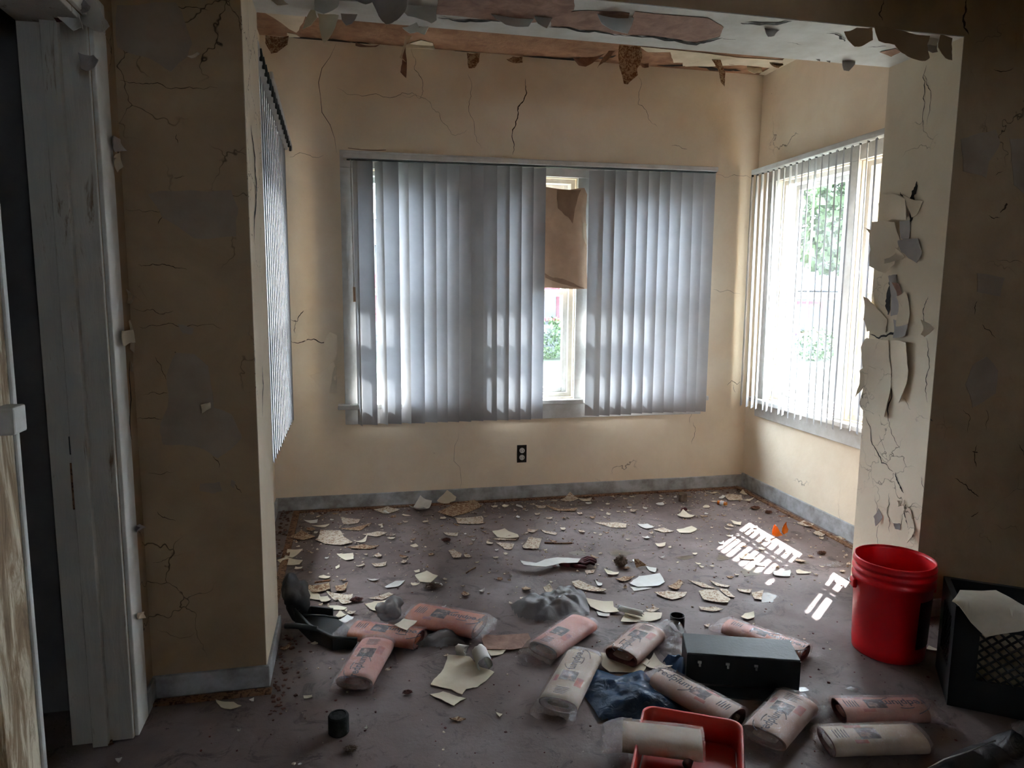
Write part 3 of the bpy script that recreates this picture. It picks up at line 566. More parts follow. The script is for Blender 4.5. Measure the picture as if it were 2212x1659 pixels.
for i, (bx_, by_, ty_, tx_, g) in enumerate(SL):
    a = -R(g); off = Vector((math.cos(a), math.sin(a), 0))*.0445
    ed = Vector((0, off.y, 0))
    adopt(slat(BK(tx_, ty_, YS+off.y)-off, BK(bx_, by_, YS+off.y)-off, a, None), vb)
for i in range(27):
    px = 790+27.4*i; q = BK(px, 341+i*.95, 4.105); adopt(MB().box((q.x-.003, q.y-.004, q.z-.016), (q.x+.003, q.y+.004, q.z+.004)).build('hanger_clip', 'metal', None), vb)
adopt(MB().tube([BK(757, 345, 4.08), BK(762, 500, 4.08), BK(765, 650, 4.08)], .004, 8).build('wand', 'trimw', None, smooth=True), vb)
adopt(MB().tube([BK(765, 620, 4.08), BK(766, 652, 4.08)], .007, 8).build('wand_grip', 'paperboard', None), vb)
# right wall blind: slats turned open, seen nearly edge-on
rb = empty('vertical_blind', (2.43, 3.4, .5)); tag(rb, 'open vertical blind with thin edge-on slats on the right wall window', 'blind')
ra, rbp = SD(1631, 368, 2.40), SD(1913, 279, 2.40); dr = (rbp-ra); rend = ra+dr*((2.72-ra.y)/dr.y)
rail(ra, rend, .028, .05, par=rb)
b0, b1 = SD(1628, 884, 2.42), SD(1854, 938, 2.42)
ns = 25
for i in range(ns):
    y = 4.09-i*.0565; t_ = (y-ra.y)/dr.y; zt = ra.z+dr.z*t_-.03; zb = b0.z+(b1.z-b0.z)*(4.09-y)/1.05
    a = R(53+RN.uniform(-5, 5)); adopt(slat(Vector((2.405, y, zt)), Vector((2.415+RN.uniform(-.008, .008), y+RN.uniform(-.006, .006), zb)), a, None), rb)
    adopt(MB().box((2.400, y-.004, zt-.004), (2.410, y+.004, zt+.010)).build('hanger_clip', 'blackg', None), rb)
# left wall blind, closed
lb = empty('vertical_blind', (-.33, 3.3, .5)); tag(lb, 'closed white vertical blind seen edge-on along the left wall', 'blind')
rail(Vector((-.325, 2.70, 2.13)), Vector((-.335, 3.90, 2.015)), .035, .05, par=lb)
rail(Vector((-.30, 3.1, 2.14)), Vector((-.30, 3.98, 2.02)), .03, .012, 'valance_strip', lb)
for i in range(17):
    y = 2.75+i*.072; adopt(slat(Vector((-.325, y, 2.09-.1*(i/16))), Vector((-.322, y-.012, .60)), R(95), None, w=.090), lb)
    adopt(MB().tube([(-.300, y-.01, 2.115-.1*(i/16)), (-.298, y, 2.095-.1*(i/16)), (-.300, y+.01, 2.08-.1*(i/16))], .006, 6).build('carrier_clip', 'blackg', None), lb)
# torn scrap lying on the back blind's headrail
tag(sheet('paint_scrap', [BK(752, 328, 4.10), BK(760, 324, 4.10), BK(830, 327, 4.10), BK(834, 331, 4.10)], (0, -.3, 1), 'paperboard2', None, .003, .006, None, .008), 'torn dark brown scrap lying on top of the back blind', 'paint scrap')
stk = MB().box((XR+.104, 3.385, 1.72), (XR+.110, 3.43, 1.88)).build('window_sticker', 'trimw', wins[3]); sb = MB()
for k, (y0, y1) in enumerate(((3.390, 3.425), (3.390, 3.415), (3.395, 3.425), (3.390, 3.425), (3.390, 3.41), (3.395, 3.42))): sb.box((XR+.1035, y0, 1.73+k*.022), (XR+.104, y1, 1.733+k*.022))
sb.build('sticker_print', 'crevice', stk)
st2 = MB().box((XR+.104, 3.40, 1.345), (XR+.110, 3.49, 1.385)).build('window_sticker', 'trimw', wins[3]); MB().box((XR+.1032, 3.402, 1.348), (XR+.104, 3.43, 1.382)).build('sticker_badge', 'ink', st2)
# brown paper covering the upper sash of the middle window
pw = wins[1]
sh = sheet('window_covering', wl([(1130, 408), (1180, 404), (1230, 410), (1262, 406), (1268, 420), (1266, 500), (1267, 560), (1268, 624), (1130, 624)], 1, YB-.021), (0, -1, 0), 'paperboard', None, .003, 0, None, .002, seed=5, jag=.02)
tag(sh, 'brown paper board with torn top covering the upper middle window', 'window covering')
sheet('torn_layer', wl([(1203, 410), (1255, 410), (1245, 440), (1237, 483), (1228, 470), (1220, 465), (1205, 450)], 1, YB-.024), (0, -1, 0), 'paperboard2', sh, .001, 0, None, .002, seed=6)
sheet('torn_layer', wl([(1177, 590), (1195, 600), (1215, 602), (1240, 612), (1262, 622), (1262, 624), (1225, 616), (1178, 600)], 1, YB-.024), (0, -1, 0), 'paperboard2', sh, .001, 0, None, .002, seed=8)
sheet('torn_layer', wl([(1258, 480), (1267, 485), (1266, 530), (1258, 510)], 1, YB-.024), (0, -1, 0), 'creampaper', sh, .001, .01, None, .002, seed=9)
# outlet
oc = BK(1127, 980)
ou = box('wall_outlet', (oc.x-.030, YB-.004, oc.z-.055), (oc.x+.030, YB+.01, oc.z+.055), 'crevice'); tag(ou, 'uncovered white duplex outlet in a black box opening on back wall', 'outlet')
for dz in (-.022, .022):
    r1 = MB().lathe([(0.0, 0), (.0155, 0), (.0165, .002), (.0165, .008)], 20, cap=False).build('receptacle', 'trimw', ou)
    r1.matrix_world = Matrix.Translation((oc.x, YB-.013, oc.z+dz)) @ Matrix.Rotation(R(-90), 4, 'X'); r1.data.update()
    MB().box((oc.x-.008, YB-.0145, oc.z+dz-.006), (oc.x-.006, YB-.012, oc.z+dz+.004)).box((oc.x+.006, YB-.0145, oc.z+dz-.006), (oc.x+.008, YB-.012, oc.z+dz+.004)).build('slot', 'crevice', ou)

# ------------------------------------------------------------------ loose things on the floor
def px_floor(pts, z=0): return [F(x, y, z) for x, y in pts]
LZ = [0]
def flake(pts, mt, label, curl=.006, z=.002, wave=.0, nm='paint_flake', group='loose paint flakes on the floor', jag=.05, th=.0022):
    i = LZ[0] = LZ[0]+1
    P = px_floor(pts, z); o = sheet(nm, P, (0, 0, 1), mt, None, th, curl, None if curl >= 0 else None, .0012, 2, jag, wave, seed=500+i)
    return tag(o, label, 'cardboard' if nm == 'cardboard_piece' else 'paint flake', group)
c_, w_, s_, b_ = 'cream_flat', 'white_paint', 'speckled', 'brown_flake'
FL = [([(966, 1417), (1015, 1421), (1036, 1442), (1068, 1454), (1031, 1486), (1007, 1490), (998, 1502), (973, 1490), (930, 1481), (952, 1455)], c_, 'largest cream paint sheet lying alone in the middle foreground', .004),
      ([(928, 1504), (957, 1496), (1008, 1512), (994, 1516), (981, 1527), (954, 1512)], c_, 'pointed cream flake just in front of the largest paint sheet', .005),
      ([(788, 1309), (809, 1302), (834, 1301), (832, 1311), (814, 1323), (806, 1322)], c_, 'cream flake between the splinter heap and the grey-green bag', .008),
      ([(896, 1244), (922, 1235), (946, 1245), (930, 1260), (907, 1258)], c_, 'rounded cream flake with a crack, alone behind the bagged flyers', .004),
      ([(831, 1270), (854, 1257), (875, 1257), (859, 1268), (835, 1272)], w_, 'slim pale leaf-shaped flake behind the bagged flyers', .006),
      ([(795, 1295), (840, 1281), (850, 1285), (825, 1297)], s_, 'long speckled flake right of the splinter heap', .004),
      ([(725, 1332), (735, 1321), (749, 1330), (732, 1336)], c_, 'small cream flake pointing up beside the black dustpan', .01),
      ([(732, 1342), (750, 1331), (766, 1336), (745, 1350)], w_, 'white flake lying between the dustpan and a pink flyer bag', .008),
      ([(632, 1266), (665, 1268), (690, 1285), (692, 1299), (660, 1293), (640, 1285)], c_, 'broad cream flake at the base of the splinter heap', .006),
      ([(658, 1270), (711, 1264), (713, 1276), (676, 1285)], b_, 'brown-backed flake at the top left of the splinter heap', .016),
      ([(724, 1270), (752, 1265), (745, 1278), (729, 1282)], b_, 'curled brown-backed flake at the top right of the splinter heap', .016),
      ([(703, 1282), (762, 1286), (758, 1297), (724, 1299)], s_, 'long speckled flake across the splinter heap', .014),
      ([(729, 1299), (761, 1294), (758, 1305), (740, 1307)], s_, 'speckled flake at the right foot of the splinter heap', .01),
      ([(688, 1294), (708, 1291), (716, 1299), (698, 1306)], c_, 'notched cream flake at the front of the splinter heap', .012),
      ([(707, 1311), (729, 1309), (750, 1314), (743, 1319), (719, 1318)], c_, 'flat pale strip just in front of the splinter heap', .004),
      ([(604, 1403), (623, 1395), (629, 1397), (614, 1408)], b_, 'oval tan flake by the left jamb below the dustpan', .006),
      ([(655, 1505), (674, 1503), (675, 1507), (657, 1511)], c_, 'tiny cream strip on bare floor behind the black foam plug', .002),
      ([(1071, 1541), (1086, 1544), (1079, 1551)], c_, 'tiny triangular cream chip alone right of the foam plug', .003),
      ([(971, 1555), (989, 1549), (1006, 1556), (989, 1559)], b_, 'tan leaf-shaped flake alone in the front foreground', .004),
      ([(466, 1517), (505, 1518), (522, 1529), (498, 1534), (477, 1529)], c_, 'cream flake in front of the left partition baseboard', .008),
      ([(538, 1513), (549, 1509), (547, 1518)], w_, 'tiny flake by the left partition tack strip', .004),
      ([(884, 1108), (908, 1087), (933, 1092), (916, 1109)], w_, 'folded white flake with a raised corner near the back wall', .05),
      ([(945, 1108), (985, 1086), (1026, 1082), (1041, 1094), (1016, 1106), (978, 1119)], b_, 'largest speckled brown sheet near the back baseboard', .006),
      ([(983, 1120), (1041, 1116), (1044, 1132), (988, 1132)], s_, 'rough square flake in front of the largest speckled sheet', .004),
      ([(807, 1104), (838, 1097), (865, 1104), (833, 1113)], s_, 'tan diamond flake near the back baseboard with a white chip on it', .01),
      ([(681, 1168), (692, 1149), (735, 1149), (762, 1175), (737, 1180), (702, 1175)], s_, 'widest tan flake in the left litter of the far room', .01),
      ([(736, 1121), (778, 1124), (773, 1132), (742, 1134)], s_, 'tan curled flake behind the widest tan flake', .01),
      ([(762, 1175), (795, 1162), (788, 1173)], c_, 'upturned cream flake right of the widest tan flake', .025),
      ([(623, 1162), (651, 1149), (681, 1162), (656, 1168)], b_, 'tan flake left of the widest tan flake', .008),
      ([(614, 1205), (621, 1191), (654, 1191), (633, 1209)], c_, 'cream flake by the left tack strip, upper of a pair', .012),
      ([(599, 1213), (618, 1206), (654, 1213), (647, 1224), (611, 1220)], c_, 'cream flake by the left tack strip, lower of a pair', .01),
      ([(727, 1200), (763, 1197), (764, 1209), (747, 1212)], c_, 'square cream flake below the widest tan flake', .008),
      ([(750, 1186), (783, 1177), (819, 1181), (800, 1187)], b_, 'flat tan flake below and right of the widest tan flake', .008),
      ([(803, 1220), (835, 1216), (833, 1223), (811, 1226)], s_, 'small grey flake below the flat tan flake', .006),
      ([(968, 1192), (980, 1189), (997, 1197), (994, 1206), (980, 1208)], s_, 'lone speckled flake left of the cream paint stack', .006),
      ([(656, 1127), (687, 1124), (684, 1133)], w_, 'white pointed flake in the left back corner', .01),
      ([(674, 1138), (712, 1134), (702, 1140)], c_, 'narrow cream flake in the left back corner', .008),
      ([(735, 1144), (803, 1132), (778, 1147)], b_, 'long tan triangle behind the widest tan flake', .006),
      ([(783, 1157), (816, 1149), (836, 1152), (816, 1160)], s_, 'tan flake right of the long tan triangle', .006),
      ([(957, 1152), (990, 1152), (988, 1160), (965, 1157)], s_, 'grey speckled flake on open floor below the back sheet', .004),
      ([(1063, 1152), (1090, 1146), (1118, 1157), (1121, 1167), (1074, 1163)], c_, 'topmost cream flake of the paint stack in mid floor', .016),
      ([(1063, 1168), (1101, 1157), (1120, 1163), (1114, 1168)], s_, 'speckled flake in the middle of the mid-floor paint stack', .008),
      ([(1071, 1174), (1111, 1176), (1105, 1188), (1090, 1187)], s_, 'lowest flake of the mid-floor paint stack', .003),
      ([(1128, 1182), (1141, 1164), (1170, 1167), (1163, 1187), (1133, 1187)], s_, 'squarish speckled flake right of the mid-floor paint stack', .008),
      ([(1168, 1146), (1204, 1152), (1201, 1157), (1177, 1152)], s_, 'thin flake behind and right of the mid-floor paint stack', .004),
      ([(1140, 1144), (1163, 1146), (1150, 1153), (1139, 1148)], s_, 'small flake directly behind the squarish speckled flake', .006),
      ([(1360, 1264), (1380, 1247), (1425, 1243), (1436, 1260), (1421, 1267), (1377, 1271)], w_, 'large pale six-sided flake in the middle of the floor', .010),
      ([(1361, 1269), (1410, 1271), (1369, 1278)], w_, 'white sliver peeking from under the six-sided flake', .002),
      ([(1413, 1282), (1440, 1278), (1484, 1282), (1480, 1289), (1453, 1297), (1434, 1292)], s_, 'wide speckled flake below the six-sided flake', .006),
      ([(1509, 1279), (1527, 1275), (1551, 1277), (1578, 1296), (1573, 1305), (1521, 1298)], s_, 'widest speckled flake right of centre', .006),
      ([(1486, 1256), (1518, 1260), (1548, 1274), (1516, 1269)], s_, 'long flake above the widest speckled flake', .006),
      ([(1554, 1274), (1570, 1274), (1589, 1293), (1573, 1290)], s_, 'strip against the right edge of the widest speckled flake', .004),
      ([(1442, 1269), (1467, 1256), (1475, 1260), (1459, 1279)], b_, 'tilted tan flake between the six-sided and widest flakes', .012),
      ([(1461, 1145), (1494, 1138), (1506, 1144), (1491, 1152), (1467, 1152)], c_, 'cream flake on the right half of the floor near the back', .004),
      ([(1461, 1117), (1475, 1107), (1501, 1117), (1486, 1121)], c_, 'pale triangular flake below the stone chunk', .02),
      ([(1376, 1134), (1399, 1133), (1413, 1140), (1396, 1144)], w_, 'white oval flake in the back centre of the floor', .006),
      ([(1285, 1130), (1331, 1129), (1354, 1133), (1353, 1141), (1320, 1140)], s_, 'long flake left of the white oval flake', .004),
      ([(1410, 1146), (1434, 1141), (1456, 1149), (1434, 1151)], s_, 'grey flake between the white oval and cream flakes', .004),
      ([(1415, 1176), (1438, 1175), (1437, 1180), (1423, 1185)], c_, 'small cream flake curled up on a dark stain', .01),
      ([(1394, 1225), (1418, 1229), (1415, 1240), (1402, 1233)], w_, 'white pointed flake right of the dark lump', .008),
      ([(1304, 1233), (1320, 1235), (1337, 1239), (1334, 1244), (1312, 1243)], c_, 'curved cream flake just in front of the dark lump', .012),
      ([(1263, 1233), (1285, 1233), (1282, 1239), (1265, 1239)], s_, 'small square flake in front of the red glove', .004),
      ([(1155, 1094), (1179, 1094), (1179, 1099), (1163, 1099)], s_, 'oval flake below the back baseboard left of a curled strip', .008),
      ([(1177, 1095), (1212, 1100), (1247, 1100), (1242, 1106), (1201, 1104)], b_, 'long curled strip near the back baseboard', .014),
      ([(1211, 1081), (1231, 1069), (1250, 1079), (1236, 1084), (1217, 1085)], s_, 'raised speckled flake against the back tack strip', .02),
      ([(1250, 1079), (1278, 1078), (1275, 1083), (1258, 1084)], s_, 'flat flake right of the raised speckled one', .008),
      ([(1567, 1073), (1573, 1068), (1602, 1071), (1605, 1081), (1575, 1083)], s_, 'large flake in the back right corner beside the pill bottle', .006),
      ([(1598, 1065), (1605, 1061), (1615, 1069), (1611, 1072)], c_, 'small cream flake on the back right corner flake', .012),
      ([(1605, 1081), (1629, 1077), (1618, 1083)], c_, 'slim cream flake near the right baseboard corner', .006),
      ([(1578, 1126), (1602, 1129), (1600, 1136), (1586, 1133)], c_, 'cream flake beside the first stripe of sunlight', .006),
      ([(1597, 1201), (1616, 1198), (1632, 1210), (1600, 1209)], s_, 'flake left of the middle patch of sunlight', .006),
      ([(1630, 1217), (1651, 1217), (1654, 1224), (1632, 1222)], w_, 'white flake below the middle patch of sunlight', .004),
      ([(1624, 1282), (1649, 1279), (1646, 1298), (1630, 1296)], s_, 'square speckled flake near the brown stain', .008),
      ([(1592, 1274), (1624, 1275), (1619, 1283), (1597, 1278)], s_, 'flake touching the square speckled flake', .005),
      ([(1532, 1256), (1556, 1262), (1578, 1267), (1570, 1270), (1548, 1266)], s_, 'narrow flake behind the widest speckled flake', .005),
      ([(1235, 1260), (1250, 1256), (1272, 1264), (1310, 1277), (1304, 1281), (1272, 1277), (1244, 1271)], s_, 'broken speckled flake behind the grey bag', .008),
      ([(1285, 1259), (1301, 1262), (1301, 1269), (1291, 1266)], w_, 'small white flake on the broken speckled flake', .012),
      ([(1173, 1271), (1187, 1266), (1200, 1282), (1179, 1283)], s_, 'crumbly flake left of the grey bag top', .012),
      ([(1329, 1255), (1348, 1247), (1372, 1250), (1348, 1258)], b_, 'splintered flake left of the six-sided flake', .012),
      ([(1266, 1298), (1324, 1302), (1326, 1313), (1341, 1325), (1308, 1326), (1275, 1313)], c_, 'long cream sheet right of the grey bag', .012),
      ([(1288, 1323), (1318, 1327), (1316, 1333), (1293, 1331)], w_, 'flake tucked under the long cream sheet', .004),
      ([(1350, 1326), (1394, 1323), (1430, 1326), (1427, 1338), (1389, 1345), (1341, 1346)], c_, 'cream sheet behind the black cup with a white curl on it', .005),
      ([(1298, 1414), (1328, 1412), (1394, 1424), (1404, 1432), (1389, 1455), (1316, 1455), (1300, 1442)], c_, 'cream sheet with a round notch under a flyer bag beside the blue bag', .006),
      ([(1389, 1440), (1412, 1420), (1452, 1450), (1404, 1446)], c_, 'cream corner sticking up behind the long flyer bag', .02),
      ([(1050, 1407), (1096, 1403), (1086, 1414), (1061, 1419)], c_, 'cream flake under the brown cardboard', .004),
      ([(1509, 1313), (1543, 1312), (1562, 1319), (1539, 1322), (1515, 1319)], s_, 'long speckled flake behind the far right flyer bag', .005),
      ([(1600, 1335), (1609, 1327), (1628, 1326), (1629, 1336), (1614, 1342)], c_, 'rounded cream flake behind the far right flyer bag', .01),
      ([(1520, 1351), (1533, 1350), (1528, 1357)], s_, 'tiny flake left of the far right flyer bag', .005),
      ([(1669, 1235), (1707, 1235), (1707, 1247), (1673, 1245)], w_, 'white rectangular flake below the stripes of sunlight', .008),
      ([(1719, 1233), (1726, 1231), (1754, 1240), (1722, 1241)], c_, 'cream wedge right of the white rectangular flake', .006),
      ([(1722, 1132), (1736, 1127), (1759, 1134), (1746, 1140)], s_, 'flake right of the broken amber glass', .008),
      ([(1756, 1152), (1772, 1147), (1789, 1152), (1775, 1162)], s_, 'flake near the right baseboard, nearer than the amber glass', .008),
      ([(1792, 1160), (1819, 1159), (1838, 1165), (1805, 1167)], s_, 'flake against the right baseboard beside the jamb', .005),
      ([(2001, 1404), (2006, 1396), (2031, 1407)], c_, 'cream chip between the red bucket and the milk crate', .003),
      ([(1394, 1320), (1412, 1312), (1425, 1318), (1405, 1325)], s_, 'triangular speckled flake behind the black cup', .006),
      ([(230, 1604), (243, 1600), (246, 1610), (235, 1612)], b_, 'yellowed chip at the foot of the doorway jamb', .004),
      ([(249, 1641), (264, 1638), (256, 1651)], w_, 'white chip in front of the doorway jamb', .004)]
for pts, mt, lb_, cu in FL: flake(pts, mt, lb_, cu)
flake([(852, 1351), (872, 1338), (901, 1343), (879, 1364)], c_, 'cream flake lying on top of a pink flyer bag', .003, .062)
flake([(827, 1105), (833, 1103), (842, 1109), (838, 1111)], w_, 'tiny white chip on the tan diamond flake', .004, .014)
flake([(1039, 1374), (1141, 1371), (1149, 1399), (1114, 1404), (1050, 1405)], 'mauve_board', 'brown cardboard piece lying between two flyer bags', .004, .004, nm='cardboard_piece', group=None, th=.004)
# piece leaning on the back baseboard
tag(sheet('paint_flake', [F(944, 1086), F(965, 1094), F(985, 1086)] and [BK(944, 1082, 4.16), BK(965, 1058, 4.20), BK(985, 1073, 4.19), BK(984, 1081, 4.16), BK(965, 1090, 4.14)], (0, -1, .25), c_, None, .0025, .0, None, 0, seed=71), 'cream paint piece standing upright against the back baseboard', 'paint flake', 'loose paint flakes on the floor')
tag(sheet('paint_flake', [BK(1371, 1207, 3.02), BK(1380, 1208, 3.02), BK(1396, 1222, 3.02), BK(1372, 1226, 3.02)], (0, -1, .4), b_, None, .0025, .01, None, 0, seed=72), 'brown-backed flake standing on edge beside the dark lump', 'paint flake', 'loose paint flakes on the floor')
hs = flake([(1124, 1213), (1158, 1217), (1177, 1209), (1204, 1205), (1255, 1209), (1247, 1217), (1212, 1217), (1179, 1225), (1131, 1222)], w_, 'long white paint strip lying over the red glove', .004, .028)
# rolled curls of paint
def curl(a, b, r, span, mt, label, z=None, seg=16, seed=0, open_up=False):
    A, B = F(*a, r), F(*b, r); d = (B-A); L = d.length; d.normalize(); s = Vector((-d.y, d.x, 0)); vs = []; fs = []; nl_ = 8; rnd = random.Random(seed)
    for i in range(nl_+1):
        e0 = rnd.uniform(-.1, .1) if i in (0, nl_) else 0
        for k in range(seg+1):
            th = -R(span)/2+R(span)*k/seg+R(90 if not open_up else 270); rr = r*(1+.08*k/seg)
            vs.append(A+d*(L*i/nl_+(rnd.uniform(-.006, .006) if i in (0, nl_) else 0))+s*(rr*math.cos(th))+Vector((0, 0, rr*math.sin(th)+(z or 0))))
    for i in range(nl_):
        for k in range(seg): q_ = i*(seg+1)+k; fs.append((q_, q_+1, q_+seg+2, q_+seg+1))
    o = mo('paint_curl', vs, fs, mt, None, smooth=True); m = o.modifiers.new('s', 'SOLIDIFY'); m.thickness = .002
    return tag(o, label, 'paint curl')
curl((1036, 1408), (1048, 1436), .026, 300, 'white_paint', 'grey-white rolled paint tube standing over the largest paint sheet', seed=1)
curl((988, 1402), (1008, 1406), .018, 280, 'white_paint', 'small broken white paint curl behind the largest paint sheet', seed=2)
curl((1338, 1318), (1388, 1330), .012, 250, 'white_paint', 'long white paint curl behind the black cup', z=.008, seed=3)

# scattered small flakes: counted ones as things, the rest as crumbs
def inside_room(x, y, m=.03):
    if y > Y2: return XL+.14 < x < XR-.08 and y < YB-.09
    if y > Y1: return XJL+.05 < x < XJR-.05
    return XN+.05 < x < RX and y > 1.3
kinds = [('cream_flat', 'cream'), ('speckled', 'speckled tan'), ('white_paint', 'white'), ('brown_flake', 'brown-backed')]
USED = set()
MARKS = [(n_, F(x, y)) for n_, x, y in (('the red glove', 1250, 1218), ('the amber glass shards', 1683, 1146), ('the pill bottle', 1560, 1088), ('the stone chunk', 1475, 1084), ('the dark crumbly lump', 1341, 1222),
    ('the largest speckled sheet', 985, 1102), ('the mid-floor paint stack', 1092, 1168), ('the six-sided flake', 1398, 1258), ('the widest speckled flake', 1543, 1290), ('the white oval flake', 1395, 1137), ('the widest tan flake', 722, 1164),
    ('the black cup', 1462, 1355), ('the translucent grey bag', 1185, 1320), ('the charcoal box', 1590, 1420), ('the largest foreground sheet', 1000, 1455), ('the black foam plug', 732, 1582), ('the splinter heap', 700, 1288),
    ('the cracked cream flake', 920, 1248), ('the left back corner', 610, 1112), ('the right back corner', 1597, 1055), ('the outlet baseboard', 1127, 1078), ('the red bucket', 1925, 1405), ('the sunlight nearest the jamb', 1800, 1275), ('the folded white flake', 908, 1098),
    ('the long curled strip', 1212, 1100), ('the left partition baseboard', 450, 1495), ('the long tan triangle', 770, 1140), ('the first sun stripe', 1590, 1131), ('the pale triangular flake', 1481, 1115), ('the lone speckled flake', 982, 1198))]
def small_flake(x, y, s, mt, cn, zone, gi):
    k = RN.choice((4, 5, 6)); a = RN.uniform(0, 6.28); el = RN.uniform(.5, 1)
    ca, sa = math.cos(a), math.sin(a); pts = []
    for i in range(k):
        th = 6.283*i/k+RN.uniform(-.3, .3); r = s*RN.uniform(.6, 1.1); u, v = r*math.cos(th), r*el*math.sin(th)
        pts.append(Vector((x+u*ca-v*sa, y+u*sa+v*ca, .002)))
    o = sheet('paint_flake', pts, (RN.uniform(-.12, .12), RN.uniform(-.12, .12), 1), mt, None, .002, RN.uniform(.002, .009), None, .0015+s*.08, 1, .06, 0, seed=2000+gi, it=1)
    shp = ('long' if el < .62 else 'squarish' if k == 4 else 'five-sided' if k == 5 else 'rounded'); sz = 'tiny' if s < .014 else 'small' if s < .023 else 'palm-sized'
    p = Vector((x, y, 0)); cand = sorted((( (p-q).length, n_, q) for n_, q in MARKS), key=lambda t_: t_[0])[:6]; lab = None
    for dd, n_, q in cand:
        v = p-q; side = ('right of' if v.x > 0 else 'left of') if abs(v.x) > abs(v.y) else ('behind' if v.y > 0 else 'in front of')
        for far in (('close ', '') if dd < .22 else ('', 'well ')):
            lab = '%s %s %s flake %s%s %s' % (sz, shp, cn, far, side, n_)
            if lab not in USED: break
        if lab not in USED: break
    if lab in USED: lab = '%s %s %s flake near %s' % (sz, shp, cn, cand[0][1])
    USED.add(lab)
    return tag(o, lab, 'paint flake', 'small loose paint flakes on the floor')
gi = 0; placed = []
fc = [(sum(p.x for p in P)/len(P), sum(p.y for p in P)/len(P), max((p-P[0]).length for p in P)*.55) for P in (px_floor(f[0]) for f in FL)]
zones = [('in front of the back baseboard', 62, lambda: (RN.uniform(XL+.2, XR-.2), RN.uniform(3.75, 4.12)), (.012, .035)), ('in the left part of the far room', 46, lambda: (RN.gauss(-.0, .28), RN.uniform(2.75, 3.8)), (.010, .032)),
         ('in the middle of the far room', 52, lambda: (RN.uniform(.5, 1.6), RN.uniform(2.75, 3.75)), (.008, .028)), ('in the right part of the far room', 40, lambda: (RN.uniform(1.5, 2.4), RN.uniform(2.75, 3.75)), (.008, .026)),
         ('in the opening between the rooms', 14, lambda: (RN.uniform(-.2, 2.0), RN.uniform(2.3, 2.7)), (.007, .016)), ('of the darker near room', 8, lambda: (RN.uniform(-.4, 1.6), RN.uniform(1.75, 2.25)), (.004, .009))]
for zn, n, fn, (lo, hi) in zones:
    made = tries = 0
    while made < n and tries < 2000:
        tries += 1; x, y = fn(); s = RN.uniform(lo, hi)
        if not inside_room(x, y): continue
        if any((x-a)**2+(y-b)**2 < (s+c2)**2 for a, b, c2 in placed) or any((x-a)**2+(y-b)**2 < (s+c2)**2*.7 for a, b, c2 in fc): continue
        if y < 2.72 and x > .3: continue
        placed.append((x, y, s)); gi += 1; made += 1
        mt, cn = RN.choice(kinds[:2]+kinds) if y > 2.7 else RN.choice(kinds[:3])
        small_flake(x, y, s, mt, cn, zn, gi)
sp2 = []
while len(sp2) < 1500:
    x, y = RN.uniform(XL+.1, XR-.05), YB-.08-abs(RN.gauss(0, .75))
    if inside_room(x, y): sp2.append((x, y))
crumbs('paint_crumb_debris', sp2, 'speckled', 'tiny crumbs and chips of paint littering the far room floor', .0025, .009, 5)
sp3 = []
while len(sp3) < 500:
    x, y = RN.uniform(-.5, 2.3), RN.uniform(1.4, 4.0)
    if inside_room(x, y): sp3.append((x, y))
crumbs('dirt_crumb_debris', sp3, 'inside', 'dark crumbs of dirt scattered over the whole floor', .002, .007, 6)
# damp brown stains on the concrete
for i, (cx, cy_, w, h) in enumerate(((1620, 1235, 50, 12), (1655, 1292, 55, 12), (1560, 1205, 30, 7), (1735, 1215, 30, 6), (1480, 1205, 40, 6), (1340, 1195, 60, 7), (1250, 1195, 40, 6), (1735, 1490, 26, 5))):
    P = [F(cx+w*.5*math.cos(t)*RN.uniform(.6, 1.1), cy_+h*math.sin(t)*RN.uniform(.6, 1.1), 0) for t in [k*.5236 for k in range(12)]]
    sheet('floor_stain', P, (0, 0, 1), 'stain', floor, .0004, 0, None, .0006, 0, .2, seed=i+900)

